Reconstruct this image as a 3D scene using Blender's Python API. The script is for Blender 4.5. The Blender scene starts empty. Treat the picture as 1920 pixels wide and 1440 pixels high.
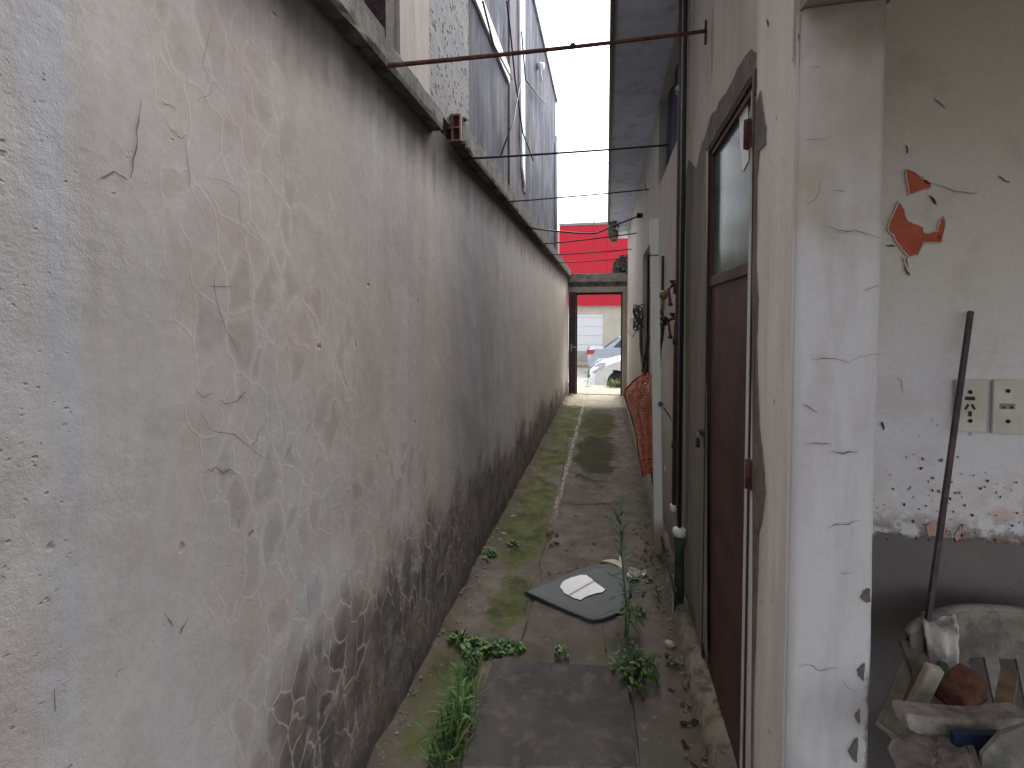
import bpy, math, random
from mathutils import Vector, noise as mnoise, Matrix
random.seed(7)
C = bpy.context.scene
R = math.radians
# ---------------------------------------------------------------- camera
FP, CX, CY = 914.0, 960.0, 633.0          # focal length and principal point of the photograph (1920 wide)
YAW, PITCH, EYE = R(10.96), R(2.0), 1.55
cam = bpy.data.objects.new('camera', bpy.data.cameras.new('camera')); C.collection.objects.link(cam)
cam.location = (0, 0, EYE); cam.rotation_euler = (R(90) - PITCH, 0, YAW)
cam.data.sensor_width = 36; cam.data.lens = FP / 1920 * 36
cam.data.shift_y = -(720 - CY) / 1920; cam.data.clip_start = .02; cam.data.clip_end = 500
C.camera = cam
MW = Matrix.Rotation(YAW, 3, 'Z') @ Matrix.Rotation(R(90) - PITCH, 3, 'X')
def P(px, py, x=None, y=None, z=None):    # where the sight line of a photo point meets a real plane
    d = MW @ Vector((px - CX, CY - py, -FP))
    if x is not None: t = x / d.x
    elif y is not None: t = y / d.y
    else: t = (z - EYE) / d.z
    return Vector((0, 0, EYE)) + d * t
# ---------------------------------------------------------------- light
SUN_EL, SUN_AZ = R(48), R(14)
w = bpy.data.worlds.new('World'); C.world = w; w.use_nodes = True
nt = w.node_tree; bg = nt.nodes['Background']
sky = nt.nodes.new('ShaderNodeTexSky'); sky.sky_type = 'NISHITA'; sky.sun_disc = False
sky.sun_elevation = SUN_EL; sky.sun_rotation = SUN_AZ; sky.dust_density = 3; sky.ozone_density = 1
hs = nt.nodes.new('ShaderNodeHueSaturation'); hs.inputs['Saturation'].default_value = .3
nt.links.new(sky.outputs[0], hs.inputs['Color']); nt.links.new(hs.outputs[0], bg.inputs[0])
bg.inputs[1].default_value = .15
sl = bpy.data.lights.new('sun', 'SUN'); sl.energy = 1.4; sl.angle = R(50); sl.color = (1, .98, .96)
so = bpy.data.objects.new('sun', sl); C.collection.objects.link(so)
sd = Vector((math.sin(SUN_AZ) * math.cos(SUN_EL), math.cos(SUN_AZ) * math.cos(SUN_EL), math.sin(SUN_EL)))
so.rotation_euler = (-sd).to_track_quat('-Z', 'Y').to_euler(); so.location = (0, 3, 8)
C.view_settings.view_transform = 'Standard'; C.view_settings.look = 'None'
C.view_settings.gamma = 1; C.view_settings.exposure = 1.62
C.cycles.max_bounces = 10; C.cycles.diffuse_bounces = 6
# ---------------------------------------------------------------- shader helpers
class NT:
    def __init__(s, name, rough=.85, spec=.3):
        s.m = bpy.data.materials.new(name); s.m.use_nodes = True; s.t = s.m.node_tree
        s.b = s.t.nodes['Principled BSDF']; s.b.inputs['Roughness'].default_value = rough
        s.b.inputs['Specular IOR Level'].default_value = spec
        g = s.t.nodes.new('ShaderNodeNewGeometry'); s.pos = g.outputs['Position']; s.g = g
        sp = s.t.nodes.new('ShaderNodeSeparateXYZ'); s.l(s.pos, sp.inputs[0]); s.x, s.y, s.z = sp.outputs
    def l(s, a, b):
        if isinstance(a, (int, float)): b.default_value = a
        elif isinstance(a, tuple): b.default_value = a if len(a) == 4 or b.type == 'VECTOR' else (*a, 1)
        else: s.t.links.new(a, b)
    def M(s, op, a, b=0., c=None):
        n = s.t.nodes.new('ShaderNodeMath'); n.operation = op; s.l(a, n.inputs[0]); s.l(b, n.inputs[1])
        if c is not None: s.l(c, n.inputs[2])
        return n.outputs[0]
    def add(s, a, b): return s.M('ADD', a, b)
    def sub(s, a, b): return s.M('SUBTRACT', a, b)
    def mul(s, a, b): return s.M('MULTIPLY', a, b)
    def mx(s, a, b): return s.M('MAXIMUM', a, b)
    def mn(s, a, b): return s.M('MINIMUM', a, b)
    def ss(s, v, lo, hi, a=0., b=1.):      # smooth step lo..hi -> a..b
        n = s.t.nodes.new('ShaderNodeMapRange'); n.interpolation_type = 'SMOOTHSTEP'
        s.l(v, n.inputs['Value'])
        if lo > hi: lo, hi, a, b = hi, lo, b, a
        n.inputs['From Min'].default_value = lo; n.inputs['From Max'].default_value = hi
        n.inputs['To Min'].default_value = a; n.inputs['To Max'].default_value = b
        return n.outputs[0]
    def vec(s, sx=1., sy=1., sz=1., off=(0, 0, 0), warp=None, amt=0.):
        n = s.t.nodes.new('ShaderNodeMapping'); n.inputs['Scale'].default_value = (sx, sy, sz); n.inputs['Location'].default_value = off
        src = s.pos
        if warp:
            nz = s.t.nodes.new('ShaderNodeTexNoise'); nz.inputs['Scale'].default_value = warp; nz.inputs['Detail'].default_value = 3
            s.l(s.pos, nz.inputs['Vector'])
            a = s.t.nodes.new('ShaderNodeVectorMath'); a.operation = 'MULTIPLY_ADD'; a.inputs[1].default_value = (amt,) * 3
            s.l(nz.outputs['Color'], a.inputs[0]); s.l(s.pos, a.inputs[2]); src = a.outputs[0]
        s.l(src, n.inputs[0]); return n.outputs[0]
    def noise(s, scale, detail=4, rough=.55, v=None, dist=0.):
        n = s.t.nodes.new('ShaderNodeTexNoise'); n.inputs['Scale'].default_value = scale; n.inputs['Detail'].default_value = detail
        n.inputs['Roughness'].default_value = rough; n.inputs['Distortion'].default_value = dist
        s.l(v or s.pos, n.inputs['Vector']); return n.outputs[0]
    def vor(s, scale, feat='F1', v=None, rnd=1., out=0):
        n = s.t.nodes.new('ShaderNodeTexVoronoi'); n.feature = feat; n.inputs['Scale'].default_value = scale
        n.inputs['Randomness'].default_value = rnd; s.l(v or s.pos, n.inputs['Vector']); return n.outputs[out]
    def mix(s, f, a, b, mode='MIX'):
        n = s.t.nodes.new('ShaderNodeMix'); n.data_type = 'RGBA'; n.blend_type = mode; n.clamp_factor = True
        s.l(f, n.inputs[0]); s.l(a, n.inputs[6]); s.l(b, n.inputs[7]); return n.outputs[2]
    def ell(s, a, b, ca, cb, ra, rb, wob=None, amt=.3):   # soft ellipse mask in two coordinates
        u = s.M('DIVIDE', s.sub(a, ca), ra); v = s.M('DIVIDE', s.sub(b, cb), rb)
        d = s.M('SQRT', s.add(s.mul(u, u), s.mul(v, v)))
        if wob is not None: d = s.add(d, s.mul(s.sub(wob, .5), amt * 2))
        return s.ss(d, 1.15, .75)
    def col(s, c): s.l(c, s.b.inputs['Base Color']); return s
    def bump(s, h, dist=.004, st=1.):
        n = s.t.nodes.new('ShaderNodeBump'); n.inputs['Distance'].default_value = dist; n.inputs['Strength'].default_value = st
        s.l(h, n.inputs['Height']); s.l(n.outputs[0], s.b.inputs['Normal']); return s
def rgb(r, g, b):                          # photo-like 0-255 to linear
    f = lambda c: (c / 255 / 12.92) if c / 255 < .04045 else ((c / 255 + .055) / 1.055) ** 2.4
    return (f(r), f(g), f(b), 1)
_mc = {}
def simple(name, c, rough=.6, var=.18, scale=12., metal=0., spec=.4, bumpd=.001, c2=None, trans=0.):
    if name in _mc: return _mc[name]
    m = NT(name, rough, spec); a = m.noise(scale, 5, .6); f = m.ss(a, .3, .7)
    c2 = c2 or tuple(v * (1 - var * 2) for v in c[:3])
    m.col(m.mix(f, (*c[:3], 1), (*c2[:3], 1))); m.bump(m.noise(scale * 6, 4), bumpd, .6)
    m.b.inputs['Metallic'].default_value = metal
    if trans:
        m.b.inputs['Transmission Weight'].default_value = trans
    m.l(m.add(rough - .08, m.mul(a, .16)), m.b.inputs['Roughness'])
    _mc[name] = m.m; return m.m
# ---------------------------------------------------------------- mesh helpers
class MB:
    def __init__(s): s.v = []; s.f = []; s.mi = []; s.mi_now = 0; s.sm = []
    def add(s, vs, fs, smooth=False):
        o = len(s.v); s.v += [tuple(v) for v in vs]
        for f in fs: s.f.append(tuple(i + o for i in f)); s.mi.append(s.mi_now); s.sm.append(smooth)
        return s
    def box(s, a, b, bev=0., jit=0.):
        (x0, y0, z0), (x1, y1, z1) = a, b
        if x0 > x1: x0, x1 = x1, x0
        if y0 > y1: y0, y1 = y1, y0
        if z0 > z1: z0, z1 = z1, z0
        if not bev:
            vs = [(x0, y0, z0), (x1, y0, z0), (x1, y1, z0), (x0, y1, z0), (x0, y0, z1), (x1, y0, z1), (x1, y1, z1), (x0, y1, z1)]
            if jit: vs = [tuple(c + random.uniform(-jit, jit) for c in v) for v in vs]
            return s.add(vs, [(0, 3, 2, 1), (4, 5, 6, 7), (0, 1, 5, 4), (1, 2, 6, 5), (2, 3, 7, 6), (3, 0, 4, 7)])
        import bmesh
        bm = bmesh.new(); bmesh.ops.create_cube(bm, size=1)
        for v in bm.verts: v.co = Vector((x0 + (v.co.x + .5) * (x1 - x0), y0 + (v.co.y + .5) * (y1 - y0), z0 + (v.co.z + .5) * (z1 - z0)))
        bmesh.ops.bevel(bm, geom=bm.edges[:], offset=bev, segments=2, affect='EDGES', profile=.6)
        bm.verts.index_update(); s.add([v.co[:] for v in bm.verts], [[v.index for v in f.verts] for f in bm.faces]); bm.free(); return s
    def tube(s, pts, r, n=10, caps=True, square=False):
        pts = [Vector(p) for p in pts]; rs = r if isinstance(r, (list, tuple)) else [r] * len(pts)
        vs = []; up = None
        for i, p in enumerate(pts):
            t = (pts[min(i + 1, len(pts) - 1)] - pts[max(i - 1, 0)]).normalized()
            if up is None: up = Vector((0, 0, 1)) if abs(t.z) < .9 else Vector((0, 1, 0))
            a = up.cross(t).normalized(); b = t.cross(a).normalized(); up = b
            for k in range(n):
                th = 2 * math.pi * (k + (.5 if square else 0)) / n
                rr = rs[i] * (1.414 if square else 1)
                vs.append(p + a * math.cos(th) * rr + b * math.sin(th) * rr)
        fs = [(i * n + k, i * n + (k + 1) % n, (i + 1) * n + (k + 1) % n, (i + 1) * n + k) for i in range(len(pts) - 1) for k in range(n)]
        s.add(vs, fs, not square)
        if caps:
            o = len(s.v) - len(vs)
            s.f.append(tuple(o + k for k in range(n))[::-1]); s.f.append(tuple(o + (len(pts) - 1) * n + k for k in range(n)))
            s.mi += [s.mi_now] * 2; s.sm += [False] * 2
        return s
    def poly(s, pts, d):                   # slab from a polygon outline and a thickness vector
        pts = [Vector(p) for p in pts]; d = Vector(d); n = len(pts)
        vs = pts + [p + d for p in pts]
        fs = [tuple(range(n))[::-1], tuple(range(n, 2 * n))] + [(i, (i + 1) % n, n + (i + 1) % n, n + i) for i in range(n)]
        return s.add(vs, fs)
    def ribbon(s, pts, wd, nrm, lift):     # thin jagged crack lying on a surface
        pts = [Vector(p) for p in pts]; nrm = Vector(nrm); vs = []; n = len(pts)
        for i, p in enumerate(pts):
            t = (pts[min(i + 1, n - 1)] - pts[max(i - 1, 0)]).normalized(); a = t.cross(nrm).normalized()
            ww = wd * (.15 + math.sin(math.pi * (i + .3) / (n + .1))) * random.uniform(.4, 1.1) / 2
            vs += [p + a * ww + nrm * lift, p - a * ww + nrm * lift]
        return s.add(vs, [(2 * i, 2 * i + 1, 2 * i + 3, 2 * i + 2) for i in range(n - 1)])
    def lathe(s, c, prof, n=24, axis='z'):
        vs = []
        for (r, h) in prof:
            for k in range(n):
                a = 2 * math.pi * k / n; u, v = r * math.cos(a), r * math.sin(a)
                vs.append({'z': (c[0] + u, c[1] + v, c[2] + h), 'x': (c[0] + h, c[1] + u, c[2] + v), 'y': (c[0] + u, c[1] + h, c[2] + v)}[axis])
        m = len(prof)
        return s.add(vs, [(i * n + k, i * n + (k + 1) % n, (i + 1) * n + (k + 1) % n, (i + 1) * n + k) for i in range(m - 1) for k in range(n)]
                     + [tuple(range(n))[::-1], tuple(range((m - 1) * n, m * n))], True)
    def grid(s, fn, nu, nv, smooth=True):
        vs = [fn(i / nu, j / nv) for j in range(nv + 1) for i in range(nu + 1)]
        return s.add(vs, [(j * (nu + 1) + i, j * (nu + 1) + i + 1, (j + 1) * (nu + 1) + i + 1, (j + 1) * (nu + 1) + i) for j in range(nv) for i in range(nu)], smooth)
    def build(s, name, mats, parent=None, **tags):
        me = bpy.data.meshes.new(name); me.from_pydata(s.v, [], s.f)
        for m in (mats if isinstance(mats, (list, tuple)) else [mats]): me.materials.append(m)
        me.polygons.foreach_set('material_index', s.mi); me.polygons.foreach_set('use_smooth', s.sm); me.update()
        o = bpy.data.objects.new(name, me); C.collection.objects.link(o)
        if parent is not None:
            o.parent = parent; o.location = -Vector(parent.get('_w', (0, 0, 0)))
        for k, v in tags.items(): o[k] = v
        return o
def thing(name, label, cat, loc=(0, 0, 0), group=None):
    o = bpy.data.objects.new(name, None); C.collection.objects.link(o); o.empty_display_size = .1
    o.location = loc; o['_w'] = list(loc); o['label'] = label; o['category'] = cat
    if group: o['group'] = group
    return o
def tag(o, label=None, cat=None, group=None, kind=None):
    for k, v in (('label', label), ('category', cat), ('group', group), ('kind', kind)):
        if v: o[k] = v
    return o
def jag(pts, n=4, amt=.004, axis=0):       # break a polyline into a ragged one
    out = []
    for a, b in zip(pts[:-1], pts[1:]):
        a, b = Vector(a), Vector(b)
        for k in range(n):
            p = a.lerp(b, k / n)
            if k: p += Vector([0 if i == axis else random.uniform(-amt, amt) for i in range(3)])
            out.append(p)
    out.append(Vector(pts[-1])); return out
# ---------------------------------------------------------------- wall materials
XL, XR = -.79, .42
def mat_left():
    m = NT('old_plaster', .9, .2); y, z = m.y, m.z
    big = m.noise(1.3, 3); mid = m.noise(5, 5, .6); fine = m.noise(55, 6, .7)
    streak = m.noise(3.2, 5, .55, m.vec(1, 1.6, .16)); streak2 = m.noise(9, 4, .6, m.vec(1, 1.5, .12, (3, 1, 0)))
    c = m.mix(m.ss(big, .35, .65), rgb(204, 198, 191), rgb(196, 191, 187))
    c = m.mix(m.mul(m.ss(streak, .46, .66), .5), c, rgb(200, 204, 214))
    c = m.mix(m.mul(m.ss(streak2, .48, .76), .30), c, rgb(168, 163, 157))
    c = m.mix(m.mul(m.ss(m.noise(1.1, 4, .5, m.vec(1, 1, .5, (2, 9, 4))), .46, .62), .45), c, rgb(198, 182, 172)); c = m.mix(m.mul(m.ss(mid, .54, .76), .35), c, rgb(184, 174, 167))
    # bluish brush columns near the camera
    for cy, wd, a in ((.575, .035, .7), (.72, .03, .55), (.66, .02, .5), (.84, .03, .3)):
        k = m.ss(m.M('ABSOLUTE', m.sub(m.add(y, m.add(m.mul(m.sub(mid, .5), .07), m.mul(m.sub(m.noise(1.7, 3), .5), .16))), cy)), wd * 1.5, wd * .1)
        c = m.mix(m.mul(m.mul(k, m.ss(streak, .36, .6, .35, 1)), a * .62), c, rgb(192, 197, 210))
    c = m.mix(m.mul(m.ss(m.noise(11, 6, .7), .44, .72), .30), c, rgb(172, 163, 154)); c = m.mix(m.mul(m.ss(m.noise(2.6, 6, .68, m.vec(1, 1, .6, (8, 1, 3))), .50, .66), .32), c, rgb(176, 165, 155))
    # net of old filler over the render
    wv = m.vec(1, 1, .52, warp=6, amt=.11)
    ed = m.vor(15, 'DISTANCE_TO_EDGE', wv); cell = m.vor(15, 'F1', wv, out=1)
    cs = m.t.nodes.new('ShaderNodeSeparateColor'); m.l(cell, cs.inputs[0]); cr = cs.outputs[0]
    zone = m.mx(m.mx(m.ell(y, z, .93, 1.95, .22, .85, mid, .5), m.ell(y, z, 1.15, 1.15, .34, .6, mid, .6)), m.ell(y, z, 1.6, .75, .75, .4, mid, .5))
    brk = m.ss(m.noise(6, 3), .38, .55)
    c = m.mix(m.mul(zone, m.mul(m.mul(m.ss(ed, .05, .22), m.ss(cr, .25, .9)), .36)), c, rgb(150, 141, 135))
    c = m.mix(m.mul(zone, m.mul(m.ss(m.noise(4, 3, .5, m.vec(1, 1, 1, (5, 5, 5))), .47, .66), .36)), c, rgb(194, 168, 157))
    c = m.mix(m.mul(m.mul(zone, brk), m.ss(ed, .06, .01, 0, .30)), c, rgb(214, 208, 201))
    # damp column below the broken brick, drips and painted-in shadow under the coping
    wob = m.mul(m.sub(streak, .5), .9)
    damp = m.mul(m.ss(m.add(y, m.mul(wob, .6)), 2.1, 2.85), m.ss(m.add(y, wob), 4.3, 3.1))
    c = m.mix(m.mul(damp, m.ss(mid, .1, .9, .5, .9)), c, rgb(142, 144, 150))
    c = m.mix(m.mul(m.ss(m.add(y, m.mul(wob, .3)), 4.0, 6.0), .5), c, rgb(222, 216, 204))
    drip_shade = m.ss(m.add(z, m.add(m.mul(m.sub(streak2, .5), .16), m.mul(m.sub(mid, .5), .16))), 2.10, 2.40)
    c = m.mix(m.mul(drip_shade, .9), c, rgb(66, 60, 56))
    # rising damp: dark cells with pale filler veins
    top = m.add(m.sub(.74, m.mul(y, .045)), m.mul(m.sub(mid, .5), .5))
    top = m.add(top, m.mul(m.sub(m.noise(2.2, 3, .5, m.vec(1, 1, .3)), .5), .55))
    dk = m.ss(m.sub(z, top), .12, -.20); dk = m.mul(dk, m.ss(m.add(y, m.mul(m.sub(mid, .5), .2)), .86, 1.08))
    far = m.ss(y, 3.4, 2.2)
    dkc = m.mix(m.ss(m.noise(7, 4), .4, .6), rgb(118, 106, 98), rgb(96, 90, 86))
    dkc = m.mix(m.mul(m.ss(cr, .55, .8), .6), dkc, rgb(70, 68, 70))
    dkc = m.mix(m.mul(m.ss(m.noise(3, 3, .5, m.vec(1, 1, 1, (1, 7, 2))), .5, .62), .35), dkc, rgb(120, 98, 88))
    dkc = m.mix(m.mul(m.mul(m.ss(ed, .060, .012), m.ss(m.noise(8, 4, .6), .38, .54)), m.mul(m.mul(far, m.ss(m.sub(z, top), -.62, -.34, .12, 1)), .85)), dkc, rgb(184, 164, 150))
    c = m.mix(m.mul(dk, m.ss(m.noise(13, 5, .7), .28, .6, .66, .98)), c, dkc)
    c = m.mix(m.mul(m.ss(m.sub(z, m.mul(m.noise(6, 4), .34)), .02, -.12), .55), c, rgb(66, 66, 56))
    # pock marks and chips
    pk = m.mx(m.mx(m.mul(m.ss(m.add(y, m.mul(m.sub(mid, .5), .12)), .62, .54), .9), m.ell(y, z, .63, 1.80, .10, .055, mid, .5)), m.mul(m.ell(y, z, .98, 1.0, .26, .55, mid, .9), .22))
    vo = m.vor(70, 'F1', m.vec(1, 1, 1.3, warp=30, amt=.02)); pn = m.noise(26, 5, .7)
    pit = m.mul(m.mul(m.ss(vo, .34, .12), m.ss(pn, .53, .64)), m.ss(pk, .1, .6))
    pit2 = m.mul(m.ss(m.vor(9, 'F1', m.vec(1, 1, 1, warp=20, amt=.05)), .10, .04), m.ss(m.noise(3.1), .5, .56))
    allp = m.mx(pit, pit2)
    c = m.mix(m.mul(allp, .6), c, rgb(120, 110, 104))
    c = m.mix(m.mul(m.ss(fine, .35, .75), .16), c, rgb(120, 114, 108))
    m.col(c)
    h = m.add(m.mul(fine, .07), m.mul(mid, .5)); h = m.sub(h, m.mul(allp, .6))
    h = m.add(h, m.mul(m.mul(m.mx(zone, dk), m.ss(ed, .06, .0)), m.add(.05, m.mul(dk, .10)))); h = m.add(h, m.mul(m.noise(18, 5, .6), .16))
    h = m.add(h, m.mul(m.mul(m.noise(30, 5, .8), m.ss(m.add(y, m.mul(m.sub(m.noise(3, 4), .5), .5)), .74, .5)), .9)); h = m.add(h, m.mul(m.noise(4.5, 3), .7)); m.bump(h, .006, .7); return m.m
def mat_right():
    m = NT('painted_render', .88, .2); y, z = m.y, m.z
    mid = m.noise(4.5, 5, .6); st = m.noise(4, 5, .6, m.vec(1, 2.2, .2)); st2 = m.noise(7, 5, .6, m.vec(1, 1.8, .35, (4, 4, 0))); fine = m.noise(60, 6, .7)
    c = m.mix(m.ss(mid, .35, .65), rgb(208, 198, 186), rgb(196, 188, 178))
    c = m.mix(m.mul(m.ss(st, .44, .70), .40), c, rgb(176, 170, 162))
    c = m.mix(m.mul(m.ss(y, 1.56, 1.5), m.ss(st2, .36, .62, .75, 1)), c, rgb(236, 229, 219))
    c = m.mix(m.mul(m.mul(m.ss(y, 1.56, 1.5), m.ss(st, .47, .58)), m.ss(z, 2.1, 1.5, 0, .45)), c, rgb(206, 194, 190))
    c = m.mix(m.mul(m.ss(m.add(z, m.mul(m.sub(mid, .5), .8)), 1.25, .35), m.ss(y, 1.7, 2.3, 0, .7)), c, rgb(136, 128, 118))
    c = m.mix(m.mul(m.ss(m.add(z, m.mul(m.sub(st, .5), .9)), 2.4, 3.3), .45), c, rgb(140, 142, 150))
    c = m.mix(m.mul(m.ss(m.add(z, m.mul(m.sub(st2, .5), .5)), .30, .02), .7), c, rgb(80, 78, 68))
    # rust and soot by the spout, darker blotch under the beam
    c = m.mix(m.mul(m.ell(y, z, 2.17, 2.70, .03, .16, mid, .3), .45), c, rgb(110, 100, 92))
    c = m.mix(m.mul(m.ell(y, z, 1.22, 2.24, .04, .13, mid, .5), .6), c, rgb(96, 90, 84))
    pit = m.mul(m.ss(m.vor(16, 'F1', m.vec(1, 1, 1, warp=20, amt=.04)), .14, .05), m.ss(m.noise(5), .48, .56))
    c = m.mix(m.mul(pit, .6), c, rgb(104, 94, 86)); c = m.mix(m.mul(m.ss(fine, .4, .8), .18), c, rgb(120, 112, 104))
    m.col(c); m.bump(m.sub(m.add(m.mul(mid, .5), m.add(m.mul(fine, .1), m.mul(st2, .25))), m.mul(pit, .5)), .005, .7); return m.m
def mat_pillar():
    m = NT('white_limewash', .85, .25); x, z = m.x, m.z
    mid = m.noise(7, 5, .6); st = m.noise(14, 4, .6, m.vec(1.4, 1, .2)); fine = m.noise(80, 5, .7)
    c = m.mix(m.ss(st, .4, .7), rgb(214, 213, 215), rgb(202, 199, 200))
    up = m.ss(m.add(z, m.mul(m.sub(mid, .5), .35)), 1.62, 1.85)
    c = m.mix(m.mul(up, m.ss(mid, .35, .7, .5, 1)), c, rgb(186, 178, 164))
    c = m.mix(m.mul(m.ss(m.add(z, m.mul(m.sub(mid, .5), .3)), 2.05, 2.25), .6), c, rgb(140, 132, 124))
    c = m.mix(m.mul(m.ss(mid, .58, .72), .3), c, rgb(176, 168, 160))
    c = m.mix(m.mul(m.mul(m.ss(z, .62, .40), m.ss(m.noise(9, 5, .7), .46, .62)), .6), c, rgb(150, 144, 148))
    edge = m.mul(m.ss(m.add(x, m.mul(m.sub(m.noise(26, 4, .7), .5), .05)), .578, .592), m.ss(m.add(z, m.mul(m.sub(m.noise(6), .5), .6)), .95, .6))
    c = m.mix(edge, c, rgb(112, 106, 110)); c = m.mix(m.mul(m.ss(fine, .4, .8), .12), c, rgb(140, 134, 130))
    m.col(c); m.bump(m.add(m.mul(mid, .6), m.add(m.mul(fine, .08), m.mul(m.noise(22, 5, .6), .35))), .006, .8); return m.m
def mat_back():
    m = NT('peeling_paint', .85, .25); x, z = m.x, m.z
    mid = m.noise(6, 5, .6); n2 = m.noise(16, 6, .65); fine = m.noise(70, 5, .7)
    lo = m.ss(m.add(z, m.mul(m.sub(mid, .5), .5)), 1.68, 1.38)
    c = m.mix(lo, rgb(216, 211, 202), rgb(216, 214, 216)); c = m.mix(m.mul(m.ss(mid, .5, .7), .3), c, rgb(176, 169, 160))
    right = m.ss(m.add(x, m.mul(m.sub(n2, .5), .4)), .95, 1.25)
    pinkz = m.mul(m.ss(m.add(z, m.mul(m.sub(n2, .5), .22)), 1.17, 1.03), m.add(.25, right))
    c = m.mix(m.mul(pinkz, m.ss(n2, .42, .55, 0, .9)), c, rgb(206, 168, 156))
    sp = m.mul(m.ss(m.vor(34, 'F1', m.vec(1, 1, 1, warp=24, amt=.03)), .22, .10), m.ss(m.noise(8, 4, .7), .47, .55))
    spz = m.mul(sp, m.ss(m.add(z, m.mul(m.sub(mid, .5), .3)), 1.36, 1.15))
    c = m.mix(m.mul(spz, .85), c, rgb(74, 66, 66))
    ero = m.mul(m.ss(m.add(z, m.mul(m.sub(n2, .5), .26)), 1.04, .95), m.ss(n2, .38, .58))
    c = m.mix(m.mul(ero, .9), c, rgb(98, 84, 78))
    cem = m.ss(m.add(z, m.mul(m.sub(m.noise(20, 4, .7), .5), .05)), .950, .938)
    c = m.mix(cem, c, m.mix(mid, rgb(124, 116, 114), rgb(102, 97, 98)))
    c = m.mix(m.mul(m.ell(x, z, 1.27, 1.44, .17, .055, n2, .7), .75), c, rgb(140, 126, 112))
    c = m.mix(m.mul(m.ss(fine, .4, .8), .14), c, rgb(120, 112, 108))
    m.col(c); m.bump(m.sub(m.add(m.mul(mid, .5), m.add(m.mul(n2, .4), m.mul(fine, .12))), m.add(m.mul(cem, .9), m.mul(m.mx(ero, spz), .4))), .006, .8); return m.m
def mat_conc(name, a, b, dark, dk=.6, scale=6., streak=False, moss=None, rough=.9):
    m = NT(name, rough, .2); v = m.vec(1, 1.3, .16) if streak else None
    n1 = m.noise(scale, 5, .65, v); n2 = m.noise(scale * 2.7, 5, .65, m.vec(1, 1.3, .2, (3, 3, 3)) if streak else m.vec(1, 1, 1, (3, 3, 3))); fine = m.noise(70, 5, .7)
    c = m.mix(m.ss(n1, .35, .65), a, b); c = m.mix(m.mul(m.ss(n2, .48, .66), dk), c, dark)
    if moss: c = m.mix(m.mul(m.ss(m.noise(scale * .8, 5, .7), .52, .68), .6), c, moss)
    c = m.mix(m.mul(m.ss(fine, .45, .8), .2), c, dark); m.col(c)
    m.bump(m.add(m.mul(n2, .5), m.add(m.mul(fine, .25), m.mul(n1, .5))), .008, .8); return m.m
def mat_spatter():
    m = NT('rough_cast', .92, .2); n = m.noise(4, 4)
    v = m.vor(30, 'F1', m.vec(1, 1, 1, warp=14, amt=.06)); q = m.noise(13, 6, .75)
    hole = m.mul(m.ss(v, .42, .18), m.ss(q, .44, .54))
    c = m.mix(n, rgb(158, 158, 160), rgb(134, 134, 136)); c = m.mix(m.mul(hole, .9), c, rgb(50, 48, 48))
    c = m.mix(m.mul(m.ss(q, .58, .7), .5), c, rgb(110, 108, 106))
    m.col(c); m.bump(m.sub(m.mul(q, 1.), hole), .012, 1.); return m.m
def mat_tower():
    m = NT('weathered_dark_render', .9, .2)
    a = m.noise(2.6, 5, .66, m.vec(1, 1.8, .35)); b = m.noise(5.5, 6, .72, m.vec(1, 1.9, .28, (2, 2, 2))); q = m.noise(1.2, 3); d = m.noise(26, 5, .7, m.vec(1, 1.4, .3))
    c = m.mix(m.ss(a, .34, .66), rgb(60, 65, 76), rgb(92, 98, 112))
    c = m.mix(m.mul(m.ss(q, .48, .6), .5), c, rgb(124, 118, 124))
    c = m.mix(m.ss(b, .50, .60, 0, .8), c, rgb(44, 46, 54)); c = m.mix(m.ss(b, .43, .33, 0, .75), c, rgb(152, 160, 172))
    c = m.mix(m.ss(d, .55, .75, 0, .4), c, rgb(60, 62, 68))
    m.col(c); m.bump(m.add(b, m.mul(d, .5)), .006, .7); return m.m
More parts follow.
